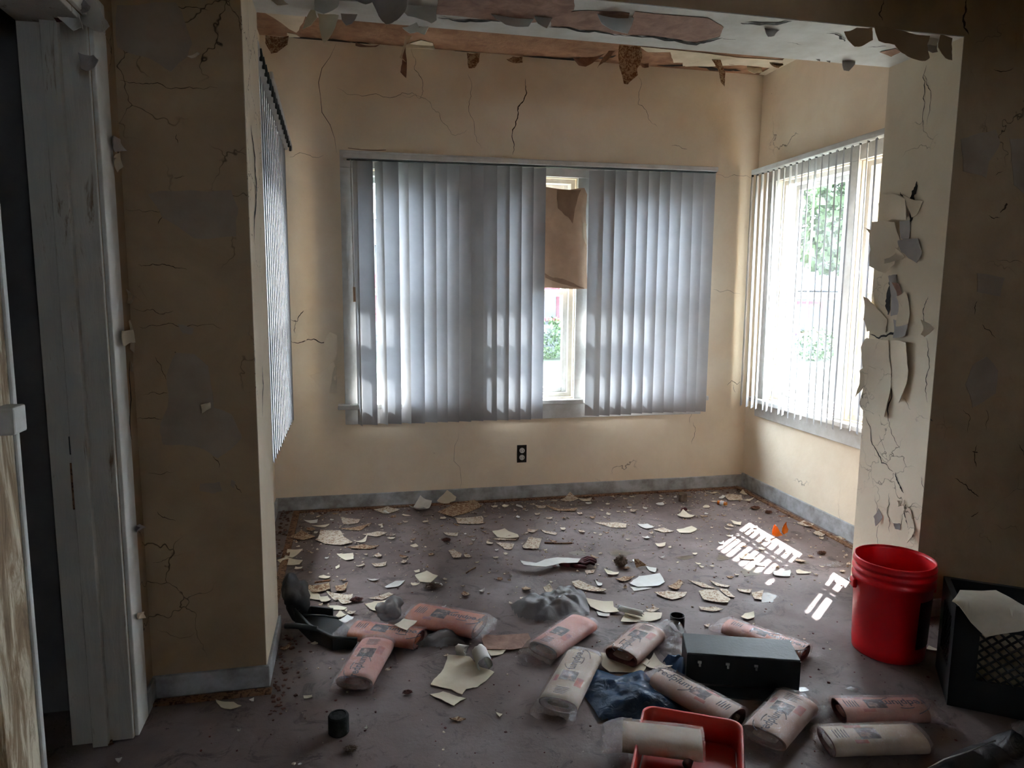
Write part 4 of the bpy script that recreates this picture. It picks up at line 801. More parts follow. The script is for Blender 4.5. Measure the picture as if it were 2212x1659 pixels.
# ------------------------------------------------------------------ bagged flyers
def conform(me, zf, lift):
    for v in me.vertices: v.co.z = zf(v.co.x, v.co.y)+lift+v.co.z
def text_mesh(txt, size):
    cu = bpy.data.curves.new('t', 'FONT'); cu.body = txt; cu.size = size; cu.align_x = 'CENTER'; cu.align_y = 'CENTER'; cu.offset = .0008
    o = bpy.data.objects.new('t', cu); COL.objects.link(o); dg = bpy.context.evaluated_depsgraph_get(); dg.update()
    me = bpy.data.meshes.new_from_object(o.evaluated_get(dg)); bpy.data.objects.remove(o); bpy.data.curves.remove(cu); return me
TXT = {}
def bundle(A, B, w, h, label, paper='pinkpaper', te=1, flip=1, text=True, tail=(1, .05), z=0, seed=0, tilt=0, panels=True):
    a, b = F(*A, h*.6+z), F(*B, h*.6+z); L = (b-a).length; mid = (a+b)/2; ang = math.atan2(b.y-a.y, b.x-a.x)
    e = empty('bagged_newspaper', (mid.x, mid.y, z), ang); e.rotation_euler[1] = tilt; tag(e, label, 'bagged newspaper', 'plastic-bagged pink flyers on the floor')
    rnd = random.Random(seed); ex = 2.4
    def zf(x, y, W_=w, H=h):
        t = min(abs(2*y/W_), .999); return H/2+H/2*(1-t**ex)**(1/ex)
    def ring(x, W_, H, n=28, cz=None):
        o = []
        for k in range(n):
            th = 2*math.pi*k/n; cx, sx = math.cos(th), math.sin(th)
            o.append((x, W_/2*math.copysign(abs(cx)**(2/ex), cx), (cz if cz else h/2)+H/2*math.copysign(abs(sx)**(2/ex), sx)))
        return o
    n = 28; xs = [-L/2+L*i/10 for i in range(11)]; vs = []; fs = []
    for i, x in enumerate(xs):
        k = 1+.03*noise.noise(Vector((x*20, seed, 0))); vs += ring(x, w*k, h, n)
    for x, f_ in ((L/2, .86), (L/2-.04, .8), (-L/2+.04, .8), (-L/2, .86)): vs += ring(x, w*f_, h*(f_-.12), n)
    m = 11
    for i in range(m-1): fs += [(i*n+k, i*n+(k+1) % n, (i+1)*n+(k+1) % n, (i+1)*n+k) for k in range(n)]
    for p, q_ in ((m-1, m), (m, m+1)): fs += [(p*n+k, p*n+(k+1) % n, q_*n+(k+1) % n, q_*n+k) for k in range(n)]
    fs += [tuple((m+1)*n+k for k in range(n))]; s0 = len(fs)
    for p, q_ in ((m+2, m+3), (m+3, 0)): fs += [(p*n+k, p*n+(k+1) % n, q_*n+(k+1) % n, q_*n+k) for k in range(n)]
    fs += [tuple((m+2)*n+k for k in range(n))[::-1]]
    ro = mo('newspaper_roll', vs, fs, [paper, 'inside'], e, smooth=True)
    for i, p in enumerate(ro.data.polygons):
        if i >= (m-1)*n: p.material_index = 1
    for x, s in ((L/2-.012, 1), (-L/2+.012, -1)):        # folded sheets showing in the open ends
        b_2 = MB()
        for r_ in (.30, .55): b_2.add(ring(x-s*.02, w*r_, h*r_*.6, n)+ring(x+s*.008, w*r_, h*r_*.6, n), [(k, (k+1) % n, (k+1) % n+n, k+n) for k in range(n)])
        b_2.build('inner_sheet', paper, ro, smooth=True)
    if panels:
        def patch(x0, x1, y0, y1, mat, nm):
            vs = []; fs = []; a_, b__ = 6, 6
            for i in range(a_+1):
                for jj in range(b__+1):
                    x = x0+(x1-x0)*i/a_; y = y0+(y1-y0)*jj/b__; vs.append((x, y, zf(x, y)+.0012))
            for i in range(a_):
                for jj in range(b__): q3 = i*(b__+1)+jj; fs.append((q3, q3+b__+1, q3+b__+2, q3+1))
            return mo(nm, vs, fs, mat, ro)
        sgn = te
        patch(-.02*sgn-.03, -.02*sgn+.03, -w*.26, w*.18, 'photo', 'printed_photo')
        patch(-sgn*L*.16-.028, -sgn*L*.16+.022, w*.20, w*.38, 'coupon', 'printed_panel'); patch(-sgn*L*.16-.028, -sgn*L*.16+.01, -w*.38, -w*.28, 'coupon', 'printed_panel')
        lines = MB()
        for k in range(5):
            x = -sgn*(L*.30+k*.0085); lines.add([(x-.002, -w*.2, zf(x, -w*.2)+.0014), (x+.002, -w*.2, zf(x, -w*.2)+.0014), (x+.002, -w*.2+w*rnd.uniform(.25, .45), h+.0008), (x-.002, -w*.2+w*.3, h+.0008)], [(0, 1, 2, 3)])
        lines.build('printed_lines', 'ink', ro)
        if text:
            if 'redplum' not in TXT: TXT['redplum'] = text_mesh('redplum', .040)
            me = TXT['redplum'].copy(); rot = Matrix.Rotation(math.pi if flip else 0, 4, 'Z'); me.transform(Matrix.Translation((sgn*L*.27, -.004, 0)) @ rot)
            conform(me, zf, .0020); me.materials.append(M['ink']); o = bpy.data.objects.new('logo_text', me); link(o, ro)
            arc = MB()
            for r_, t0, t1, ox in ((.055, 110, 170, .03), (.05, -60, -10, -.02), (.03, 60, 120, 0)):
                pts = []
                for k in range(9):
                    th = R(t0+(t1-t0)*k/8); x = r_*1.4*math.cos(th)*(-1 if flip else 1)+sgn*L*.27; y = r_*.75*math.sin(th)*(-1 if flip else 1)-.006
                    y = max(-w*.46, min(w*.46, y)); pts.append((x, y, zf(x, y)+.0016))
                arc.tube(pts, .0013, 5)
            arc.build('logo_arc', 'ink', ro)
    # plastic sleeve with a loose tail
    W2, H2 = w+.010, h+.007; xs2 = [-L/2-.006+(L+.012)*i/12 for i in range(13)]; prof = [(x, 1, 1, 0) for x in xs2]
    te_, tl = tail
    tp = [(te_*(L/2+.006+tl*f_), 1+.10*f_*rnd.uniform(.2, 1), 1-.55*f_, 0) for f_ in (.25, .5, .75, 1)]
    prof = prof+tp if te_ > 0 else tp[::-1]+prof
    vs = []; fs = []; n = 40
    for x, fw_, fh, _ in prof:
        Hh = H2*fh; r = ring(x, W2*fw_, Hh, n, cz=max(h/2 if fh == 1 else Hh/2+.001, Hh/2+.0005))
        for p in r:
            v = Vector(p); cr = noise.noise(Vector((v.x*22+seed, v.y*60, v.z*40)))*(.0022 if fh == 1 else .008)
            d_ = Vector((0, v.y, v.z-h/2)); d_ = d_.normalized() if d_.length else d_; v += d_*cr+Vector((abs(cr)*3 if fh < .6 else 0, 0, 0)); v.z = max(v.z, .0008); vs.append(v)
    for i in range(len(prof)-1): fs += [(i*n+k, i*n+(k+1) % n, (i+1)*n+(k+1) % n, (i+1)*n+k) for k in range(n)]
    mo('plastic_sleeve', vs, fs, 'film', e, smooth=True)
    return e
bundle((893, 1324), (1036, 1351), .155, .055, 'pink bagged flyer bundle with upside-down logo, farthest back on the left', 'orangepaper', 1, 1, tail=(1, .03), seed=1)
bundle((765, 1358), (905, 1378), .115, .05, 'orange bagged flyer bundle with a cream flake lying on it', 'orangepaper', 1, 1, tail=(-1, .06), seed=2)
bundle((815, 1388), (765, 1472), .125, .05, 'pink bagged flyer bundle lying front to back ahead of the dustpan', 'pinkpaper', 1, 1, tail=(1, .025), seed=3)
bundle((1260, 1342), (1172, 1402), .125, .05, 'pink bagged flyer bundle resting against the translucent grey bag', 'pinkpaper', -1, 0, False, tail=(1, .05), seed=4)
bundle((1405, 1362), (1342, 1416), .125, .055, 'pale bagged flyer bundle with readable logo between blue and clear bags', 'palepaper', 1, 1, tail=(-1, .05), seed=5)
bundle((1262, 1415), (1205, 1520), .125, .045, 'tan bagged flyer bundle left of the blue plastic bag', 'creampaper', -1, 0, tail=(1, .05), seed=6)
bundle((1570, 1350), (1740, 1408), .095, .045, 'pink bagged flyer bundle behind the black box, pointing at the bucket', 'pinkpaper', 1, 1, tail=(-1, .045), seed=7)
bundle((1425, 1462), (1590, 1552), .10, .06, 'long pale bagged flyer bundle between the blue bag and the black box', 'palepaper', -1, 0, tail=(-1, .05), seed=8)
bundle((1722, 1512), (1650, 1590), .13, .05, 'bagged flyer bundle in front of the black box, right of the red tray', 'palepaper', 1, 1, tail=(1, .03), seed=9)
bundle((1812, 1532), (1990, 1530), .10, .05, 'dark pink bagged flyer bundle in front of the bucket, farther of two', 'pinkpaper', 1, 1, tail=(1, .05), seed=10)
bundle((1785, 1598), (1985, 1592), .11, .05, 'coloured bagged flyer bundle at the front right, nearer of two', 'creampaper', 1, 1, False, tail=(-1, .02), seed=11)
bundle((1345, 1586), (1515, 1606), .11, .055, 'cream bagged flyer bundle lying in the red paint tray', 'creampaper', 1, 1, False, tail=(-1, .05), z=.040, seed=12, panels=False)

# ------------------------------------------------------------------ crumpled plastic bags
def crumple(name, outline, h, mat, label, seed=0, cell=.006, z=0, sharp=1.0, cat='plastic bag', k=1.0):
    P = [F(x, y, z) for x, y in outline]; xs = [p.x for p in P]; ys = [p.y for p in P]; n = len(P)
    def ins(x, y):
        c = False
        for i in range(n):
            a, b = P[i], P[(i+1) % n]
            if (a.y > y) != (b.y > y) and x < (b.x-a.x)*(y-a.y)/(b.y-a.y)+a.x: c = not c
        return c
    def dist(x, y):
        m = 9
        for i in range(n):
            a, b = P[i], P[(i+1) % n]; d = b-a; t = max(0, min(1, ((x-a.x)*d.x+(y-a.y)*d.y)/(d.x*d.x+d.y*d.y+1e-9)))
            m = min(m, math.hypot(x-a.x-d.x*t, y-a.y-d.y*t))
        return m
    nx = int((max(xs)-min(xs))/cell)+1; ny = int((max(ys)-min(ys))/cell)+1; idx = {}; vs = []
    D = max(dist(min(xs)+i*cell, min(ys)+j_*cell) for i in range(0, nx, 3) for j_ in range(0, ny, 3) if ins(min(xs)+i*cell, min(ys)+j_*cell))
    for i in range(nx+1):
        for j_ in range(ny+1):
            x, y = min(xs)+i*cell, min(ys)+j_*cell
            if ins(x, y):
                d_ = dist(x, y)/D; q_ = Vector((x*9*k+seed, y*9*k, seed*1.7)); vv = noise.voronoi(q_)[0]; r1 = (vv[1]-vv[0]); q2 = q_*2.3; v2 = noise.voronoi(q2)[0]
                f_ = min(1, d_*2.2)**.6*(.45+.55*d_); hh = h*f_*(.45+.75*r1+.25*(v2[1]-v2[0]))+.01*noise.noise(q_*3)*f_
                idx[(i, j_)] = len(vs); vs.append((x+.006*noise.noise(q_*2), y+.006*noise.noise(q_*2+Vector((9, 9, 9))), z+max(.001, hh)))
    fs = [(idx[(i, j_)], idx[(i+1, j_)], idx[(i+1, j_+1)], idx[(i, j_+1)]) for (i, j_) in idx if (i+1, j_) in idx and (i+1, j_+1) in idx and (i, j_+1) in idx]
    o = mo(name, vs, fs, mat, None, smooth=True); return tag(o, label, cat)
crumple('plastic_bag', [(1250, 1475), (1275, 1440), (1300, 1450), (1330, 1462), (1390, 1456), (1440, 1500), (1490, 1545), (1400, 1555), (1320, 1562), (1290, 1560), (1265, 1515)], .085, 'bagblue', 'crumpled dark blue plastic bag behind the red paint tray', 1, .007, k=.6)
crumple('plastic_bag', [(1430, 1435), (1462, 1425), (1490, 1440), (1500, 1470), (1470, 1470)], .07, 'bagblue', 'small bright blue bag corner tucked under the black box', 9, .006)
crumple('plastic_bag', [(1098, 1312), (1125, 1296), (1180, 1292), (1215, 1278), (1262, 1282), (1272, 1305), (1275, 1330), (1240, 1340), (1180, 1347), (1120, 1338)], .10, 'baggrey', 'translucent grey shopping bag in front of the broken speckled flake', 3, .006, k=.9)
crumple('plastic_bag', [(1395, 1362), (1440, 1345), (1478, 1362), (1492, 1390), (1478, 1425), (1445, 1440), (1420, 1405)], .08, 'bagclear', 'clear plastic bag behind the corner of the black box', 4, .006)
crumple('plastic_bag', [(893, 1398), (925, 1372), (965, 1366), (1002, 1372), (1004, 1392), (960, 1402)], .05, 'baggrey', 'twisted grey bag in front of the farthest pink flyer bundle', 7, .005)
crumple('plastic_bag', [(1300, 1566), (1332, 1556), (1345, 1590), (1362, 1640), (1345, 1675), (1310, 1650), (1296, 1610)], .05, 'bagclear', 'clear plastic bag spilling out of the left side of the red tray', 8, .005)
crumple('plastic_bag', [(1735, 1520), (1800, 1530), (1800, 1550), (1770, 1570), (1740, 1560)], .03, 'bagclear', 'clear bag tail between two flyer bundles right of the tray', 10, .005)
crumple('plastic_bag', [(1990, 1665), (2060, 1628), (2120, 1602), (2200, 1600), (2260, 1640), (2230, 1690), (2050, 1690)], .08, 'bagdark', 'dark plastic bag in the bottom right corner beside the crate', 11, .008)
crumple('plastic_bag', [(2180, 1570), (2215, 1560), (2230, 1600), (2190, 1610)], .05, 'bagclear', 'small shiny clear bag under the milk crate front', 12, .005)
crumple('plastic_shred', [(1820, 1488), (1835, 1482), (1858, 1492), (1850, 1497)], .01, 'bagclear', 'shiny clear plastic shred on bare floor left of the crate', 13, .003, cat='plastic shred')
crumple('plastic_shred', [(1770, 1221), (1800, 1212), (1826, 1218), (1810, 1228)], .012, 'bagclear', 'bluish clear shred beside the jamb in the sunlight', 14, .004, cat='plastic shred')

# ------------------------------------------------------------------ bucket
bc = Vector((1.885, 2.11, 0)); bk = empty('bucket', bc); tag(bk, 'bright red five gallon plastic bucket standing by the right jamb', 'bucket')
prof = [(.112, .0), (.119, .004), (.121, .03), (.129, .270), (.136, .272), (.137, .282), (.131, .288), (.130, .300), (.136, .303), (.137, .311), (.131, .316), (.131, .325), (.136, .328), (.136, .336), (.132, .342), (.134, .347), (.133, .352), (.129, .352), (.126, .34), (.124, .28), (.114, .02), (.0, .018)]
MB().lathe(prof, 72, cap=False).build('bucket_body', 'red', bk, smooth=True)
lab = MB(); seg = 14
for i in range(seg+1):
    th = R(-88+48*i/seg)
    for r, z in ((.1235, .06), (.1290, .235)): lab.v.append(Vector((r*math.cos(th), r*math.sin(th), z)))
for i in range(seg): lab.f.append((2*i, 2*i+2, 2*i+3, 2*i+1))
lab.build('bucket_label', 'redlabel', bk, smooth=True)
for a in (-20, 160): MB().box((.128, -.02, .235), (.142, .02, .268)).build('handle_ear', 'red', bk, bev=.004).rotation_euler = (0, 0, R(a))
hp = [Vector(((.143*math.cos(R(-20+180*i/20))), .143*math.sin(R(-20+180*i/20)), .25-.02*math.sin(R(180*i/20)))) for i in range(21)]
MB().tube(hp, .002, 6).build('wire_handle', 'metal', bk, smooth=True)
# ------------------------------------------------------------------ milk crate with cloth
cr = empty('milk_crate', (1.815, 1.765, 0), R(-36)); tag(cr, 'black plastic milk crate with diamond lattice sides at right edge', 'crate')
CW, CDp, CHt, t = .33, .26, .33, .008
MB().box((0, 0, 0), (CW, CDp, .01)).build('crate_base', 'black', cr)
def crate_side(fx, nm):
    """side panel with rim, corner posts and a diamond lattice; fx maps (u, w, z) to local xyz"""
    b = MB()
    def q(u0, u1, z0, z1, w0=0, w1=.012):
        vs = [fx(u, w, z) for z in (z0, z1) for u, w in ((u0, w0), (u1, w0), (u1, w1), (u0, w1))]
        b.add(vs, [(0, 3, 2, 1), (4, 5, 6, 7), (0, 1, 5, 4), (1, 2, 6, 5), (2, 3, 7, 6), (3, 0, 4, 7)])
    q(0, .33, 0, .10); q(0, .33, .27, .33, 0, .018); q(0, .07, .10, .27); q(.26, .33, .10, .27)
    for s in (1, -1):
        for k in range(-4, 10):
            pts = []
            for u, z in ((.07, None), (.26, None)):
                pts.append((u, .10+k*.030+s*(u-.07)*.9+(0 if s > 0 else .03)))
            (u0, z0), (u1, z1) = pts
            def clipz(ua, za, ub, zb):
                o = []
                tt = [0, 1]
                if za != zb:
                    for zz in (.10, .27):
                        t1 = (zz-za)/(zb-za)
                        if 0 < t1 < 1: tt.append(t1)
                tt = sorted(tt)
                for a_, b__ in zip(tt, tt[1:]):
                    m_ = (a_+b__)/2
                    if .10 <= za+(zb-za)*m_ <= .27: return (ua+(ub-ua)*a_, za+(zb-za)*a_, ua+(ub-ua)*b__, za+(zb-za)*b__)
            r = clipz(u0, z0, u1, z1)
            if r: b.tube([fx(r[0], .006, r[1]), fx(r[2], .006, r[3])], .0038, 5)
    b.build(nm, 'black', cr)
crate_side(lambda u, w, z: (u, w, z), 'crate_side'); crate_side(lambda u, w, z: (u, CDp-w, z), 'crate_side')
crate_side(lambda u, w, z: (w, u*.788, z), 'crate_side'); crate_side(lambda u, w, z: (CW-w, u*.788, z), 'crate_side')
# pale rubbish inside the crate
o = box('crate_paper', (0, 0, 0), (.24, .18, .20), 'creampaper', bev=.01); o.location = (1.875, 1.765, .012); o.rotation_euler = (0, 0, R(-36)); tag(o, 'pale papers lying inside the black milk crate', 'papers')
CP = [F(x, y, .337) for x, y in ((2056, 1302), (2073, 1279), (2151, 1279), (2215, 1313), (2260, 1340), (2212, 1340), (2133, 1336), (2100, 1322), (2073, 1308))]
cl = sheet('cloth', CP, (0, 0, 1), 'cloth', None, .002, 0, None, .004, 4, .01, .006, seed=31)
for v in cl.data.vertices:                      # front part hangs over the crate edge
    lx = (Vector(v.co)-Vector((1.815, 1.765, 0))); ca, sa = math.cos(R(36)), math.sin(R(36)); yy = lx.x*sa+lx.y*ca
    if yy < .0: v.co.z += yy*.8
tag(cl, 'off-white creased cloth draped over the milk crate top', 'cloth')
# ------------------------------------------------------------------ black box (open-fronted plastic drawer)
bx0 = F(1471, 1383, .10); A = Vector((1.075, 2.115, 0)); dr_ = empty('plastic_box', (1.05, 2.035, 0), R(-19.5)); tag(dr_, 'overturned charcoal plastic box with metal clips amid flyer bags', 'box')
LB, DB, HB = .36, .14, .115
MB().box((0, 0, HB-.006), (LB, DB, HB)).build('top_panel', 'blackg', dr_, bev=.003)
MB().box((0, 0, .012), (.006, DB, HB-.006)).build('side_panel', 'black', dr_); MB().box((LB-.006, 0, .012), (LB, DB, HB-.006)).build('side_panel', 'black', dr_)
MB().box((.006, 0, .012), (LB-.006, .006, HB-.006)).build('front_panel', 'black', dr_); MB().box((.006, DB-.006, .0), (LB-.006, DB, HB-.006)).build('back_panel', 'black', dr_)
o = MB().box((.06, -.06, 0), (LB+.02, .0, .006)).build('flap', 'black', dr_, bev=.002)
for x in (.035, .125, .215): MB().box((x, -.003, .082), (x+.012, .0, .090)).box((x+.004, -.006, .072), (x+.010, -.0005, .082)).build('metal_clip', 'metal', dr_)
# ------------------------------------------------------------------ red paint tray
ty = empty('paint_tray', (.935, 1.765, 0), R(-29)); tag(ty, 'red plastic paint roller tray with ribs at the bottom edge', 'paint tray')
TW, TL = .27, .38       # local x across, y towards the camera negative
def trayz(v): return .012+.045*max(0, min(1, (v-.12)/.24))  # v: distance from the deep far end
vs = []; fs = []; nu, nv = 18, 24
def rr(u, v, W_, L_, r=.03):
    return u, v
for i in range(nv+1):
    for k in range(nu+1): vs.append((-TW/2+.012+(TW-.024)*k/nu, -.012-(TL-.024)*i/nv, trayz(TL*i/nv)))
for i in range(nv):
    for k in range(nu): q_ = i*(nu+1)+k; fs.append((q_, q_+nu+1, q_+nu+2, q_+1))
tb = mo('tray_basin', vs, fs, 'traymat', ty, smooth=True); tb.modifiers.new('s', 'SOLIDIFY').thickness = .002
path = []
for cx, cy2, a0 in ((TW/2-.035, -.035, 0), (-TW/2+.035, -.035, 90), (-TW/2+.035, -TL+.035, 180), (TW/2-.035, -TL+.035, 270)):
    for k in range(7): th = R(a0+15*k); path.append((cx+.035*math.cos(th), cy2+.035*math.sin(th)))
n = len(path); vs = []; fs = []
for s_in, z in ((.012, None), (0, .078), (-.006, .080), (-.008, .070)):
    for x, y in path:
        cx, cy2 = 0, -TL/2; d_ = Vector((x-cx, y-cy2)); k_ = 1-s_in/max(d_.length, .01); z_ = z if z is not None else trayz(-y)
        vs.append((cx+d_.x*k_, cy2+d_.y*k_, z_))
for r_ in range(3): fs += [(r_*n+k, r_*n+(k+1) % n, (r_+1)*n+(k+1) % n, (r_+1)*n+k) for k in range(n)]
w_o = mo('tray_rim', vs, fs, 'traymat', ty, smooth=True); w_o.modifiers.new('s', 'SOLIDIFY').thickness = .002
ribs = MB()
for k in range(7):
    v = .20+k*.020; z = trayz(v)+.003
    ribs.tube([(.01, -v, z), (.105, -v, z)], .0035, 6); ribs.tube([(-.105, -v, z), (-.03, -v, z)], .0035, 6)
ribs.tube([(.0, -.16, trayz(.16)+.004), (-.02, -.35, trayz(.35)+.004)], .006, 6)
ribs.build('rib', 'traymat', ty, smooth=True)
st = F(1502, 1622, .05); en = F(1484, 1652, .05)
o = MB().tube([st, st.lerp(en, .5), en], [.007, .009, .013], 14).build('plastic_tube', 'baggrey', None, smooth=True); tag(o, 'short frosted plastic tube lying on the ribs of the red tray', 'plastic tube')
# ------------------------------------------------------------------ black dustpan-like scoop
dp = empty('dustpan', F(680, 1370)); tag(dp, 'black plastic dustpan with ribbed edges lying by the left jamb', 'dustpan')
o0 = Vector(dp.location)
def lp(x, y, z): return F(x, y, z)-o0
pan = [lp(640, 1352, 0), lp(672, 1335, 0), lp(720, 1335, 0), lp(768, 1372, 0), lp(772, 1398, 0), lp(720, 1404, 0), lp(672, 1384, 0)]
MB().prism(pan, .0, .012).build('pan', 'black', dp, bev=.002)
walls = MB()
for a_, b__, h0, h1 in ((0, 6, .06, .055), (6, 5, .055, .045), (5, 4, .045, .03), (0, 1, .06, .05), (1, 2, .05, .04)):
    p, q_ = pan[a_], pan[b__]; d_ = (q_-p).normalized(); s = Vector((-d_.y, d_.x, 0))*.004
    walls.add([p-s, q_-s, q_+s, p+s, p-s+Vector((0, 0, h0)), q_-s+Vector((0, 0, h1)), q_+s+Vector((0, 0, h1)), p+s+Vector((0, 0, h0))], [(0, 3, 2, 1), (4, 5, 6, 7), (0, 1, 5, 4), (1, 2, 6, 5), (2, 3, 7, 6), (3, 0, 4, 7)])
walls.build('side_wall', 'black', dp)
MB().tube([pan[0]+Vector((-.03, .08, .07)), pan[0]+Vector((0, 0, .06)), pan[6]+Vector((0, 0, .058)), pan[5]+Vector((0, 0, .048)), pan[4]+Vector((0, 0, .032))], .006, 8).build('rim', 'blackg', dp, smooth=True)
MB().tube([lp(616, 1352, .055), lp(640, 1352, .058), lp(685, 1358, .058)], [.010, .011, .009], 10).build('handle', 'blackg', dp, smooth=True)
MB().tube([lp(655, 1328, .05), lp(700, 1330, .05), lp(732, 1336, .04)], .004, 8).build('rib', 'blackg', dp, smooth=True)
# ------------------------------------------------------------------ small things
def lump(name, px, r, sc, mat, label, cat, seed=0, amp=.35, freq=3, hi=.5):
    c = F(*px); bm = bmesh.new(); bmesh.ops.create_icosphere(bm, subdivisions=4, radius=1)
    for v in bm.verts:
        n_ = v.co.normalized(); k = 1+amp*noise.noise(n_*freq+Vector((seed, 0, 0)))+amp*hi*noise.noise(n_*freq*2.7); v.co = Vector((n_.x*sc[0], n_.y*sc[1], n_.z*sc[2]))*r*k
    zm = min(v.co.z for v in bm.verts)
    for v in bm.verts: v.co += Vector((c.x, c.y, -zm+.0005))
    me = bpy.data.meshes.new(name); bm.to_mesh(me); bm.free(); me.materials.append(M[mat]); me.polygons.foreach_set('use_smooth', [amp < .5]*len(me.polygons))
    return tag(link(bpy.data.objects.new(name, me)), label, cat)
lump('plastic_bag', (640, 1338), .085, (.62, .8, .95), 'bagdark', 'dark grey plastic bag heaped against the left jamb', 'plastic bag', 21, .45, 1.3, .25)
lump('plastic_bag', (842, 1340), .05, (1.1, .8, .75), 'baggrey', 'grey-green bag lump between two orange flyer bags', 'plastic bag', 22, .45, 1.4, .25)
q_ = F(732, 1582)
pl_ = MB().lathe([(0, 0), (.0275, 0), (.030, .003), (.030, .052), (.027, .057), (.022, .058), (.021, .055), (0, .055)], 40, (q_.x, q_.y, 0), cap=False).build('foam_plug', 'rubber', smooth=False)
tag(pl_, 'short black foam cylinder standing alone in the left foreground', 'foam plug')
q_ = F(1462, 1362)
tag(MB().lathe([(0, 0), (.026, 0), (.028, .003), (.028, .062), (.0255, .062), (.0255, .004), (0, .004)], 40, (q_.x, q_.y, 0), cap=False).build('cup', 'black', smooth=True), 'open black plastic cup standing behind the charcoal box', 'cup')
lump('debris_lump', (1341, 1224), .030, (1, .8, .8), 'rock', 'dark brown crumbly lump right of the red glove', 'lump', 2, .45, 3, .35)
o = MB().prism([F(1465, 1083), F(1471, 1085), F(1484, 1083), F(1483, 1079), F(1468, 1078)], 0, .045).build('stone_chunk', 'rock', bev=.004); tag(o, 'grey square stone chunk near the back baseboard', 'stone')
lump('debris_lump', (1478, 1105), .016, (1, .8, .6), 'glove', 'small dark brown scrap behind the pale triangular flake', 'lump', 4, .6, 5)
lump('debris_lump', (964, 1170), .016, (1.2, .7, .5), 'inside', 'dark curled scrap left of the mid-floor paint stack', 'lump', 5, .6, 5)
lump('debris_lump', (1632, 1101), .018, (1.4, .7, .5), 'rust', 'rust brown scrap behind the amber glass', 'lump', 6, .6, 5)
lump('debris_lump', (1660, 1110), .016, (1.2, .7, .5), 'rust', 'dark scrap closest behind the amber glass', 'lump', 7, .6, 5)
lump('debris_lump', (770, 1300), .018, (1.2, .8, .4), 'inside', 'dark matted clump right of the splinter heap', 'lump', 8, .7, 6)
lump('debris_lump', (935, 1272), .022, (1.4, .7, .4), 'rock', 'tangled brown clump behind the farthest pink flyer bundle', 'lump', 9, .8, 6)
lump('debris_lump', (880, 1499), .010, (1.4, .8, .5), 'inside', 'small dark clod left of the pointed cream flake', 'lump', 10, .6, 5)
lump('debris_lump', (757, 1622), .012, (1.4, .9, .4), 'rock', 'small brown clod in the front foreground by the foam plug', 'lump', 11, .6, 5)
lump('debris_lump', (1775, 1198), .014, (1.4, .9, .5), 'rust', 'orange brown leaf scrap near the right baseboard', 'lump', 12, .7, 5)
# red glove: palm and four fingers plus thumb
gc = F(1250, 1222); gv = MB()
def toc(x, y, z): return gc+Vector((x, y, z))
gl = empty('glove', gc); tag(gl, 'dark red work glove under the long white paint strip', 'glove')
def skin(name, verts, edges, rad, mat, parent, lv=2, root=0):
    me = bpy.data.meshes.new(name); me.from_pydata([tuple(v) for v in verts], edges, []); o = bpy.data.objects.new(name, me); link(o, parent)
    s = o.modifiers.new('skin', 'SKIN'); s.use_smooth_shade = True; sv = me.skin_vertices[0].data
    for i, r in enumerate(rad): sv[i].radius = (r, r) if not isinstance(r, tuple) else r
    sv[root].use_root = True; m = o.modifiers.new('sub', 'SUBSURF'); m.levels = lv; m.render_levels = lv; me.materials.append(M[mat]); return o
gvs = [(-.10, 0, .016), (-.05, 0, .017), (-.01, 0, .017)]; ge = [(0, 1), (1, 2)]; grd = [(.024, .013), (.030, .015), (.030, .014)]
for k, (dy, ln, up) in enumerate(((.030, .055, .008), (.011, .066, .012), (-.009, .062, .014), (-.028, .050, .010))):
    i0 = len(gvs); gvs += [(.022, dy, .017), (.022+ln*.5, dy*1.15, .020+up), (.022+ln, dy*1.2-.002, .014+up*.4)]; ge += [(2, i0), (i0, i0+1), (i0+1, i0+2)]; grd += [.0095, .0090, .0075]
i0 = len(gvs); gvs += [(-.03, -.034, .014), (.0, -.050, .016), (.03, -.054, .013)]; ge += [(1, i0), (i0, i0+1), (i0+1, i0+2)]; grd += [.010, .0095, .008]
g_ = skin('glove_body', gvs, ge, grd, 'glove', gl); gl.rotation_euler = (0, 0, R(-8))
# amber glass shards, pill bottle
for i, (pts, hgt) in enumerate((([(1664, 1150), (1668, 1127), (1680, 1135), (1688, 1152), (1676, 1155)], .0), ([(1686, 1148), (1694, 1127), (1703, 1144), (1700, 1151), (1690, 1154)], .0))):
    P = wl(pts, 1, 3.27+.03*i); zz = min(p.z for p in P); P = [p-Vector((0, 0, zz-.002)) for p in P]
    tag(sheet('glass_shard', P, (.2, -1, .1), 'amber', None, .003, .02, None, 0, 3, .02, 0, seed=40+i), ('larger amber broken glass shard lying in the sun stripes', 'smaller upright amber glass shard right of the larger shard')[i], 'glass shard')
pa, pb = F(1551, 1085, .014), F(1569, 1089, .014); pb = pa+(pb-pa).normalized()*.055
pbt = MB().tube([pa, pb], .014, 16).build('pill_bottle', 'amber', smooth=False); tag(pbt, 'small amber pill bottle with white label near the back right corner', 'bottle')
MB().tube([pa.lerp(pb, .3), pa.lerp(pb, .75)], .0146, 16).build('bottle_label', 'trimw', pbt, smooth=False)
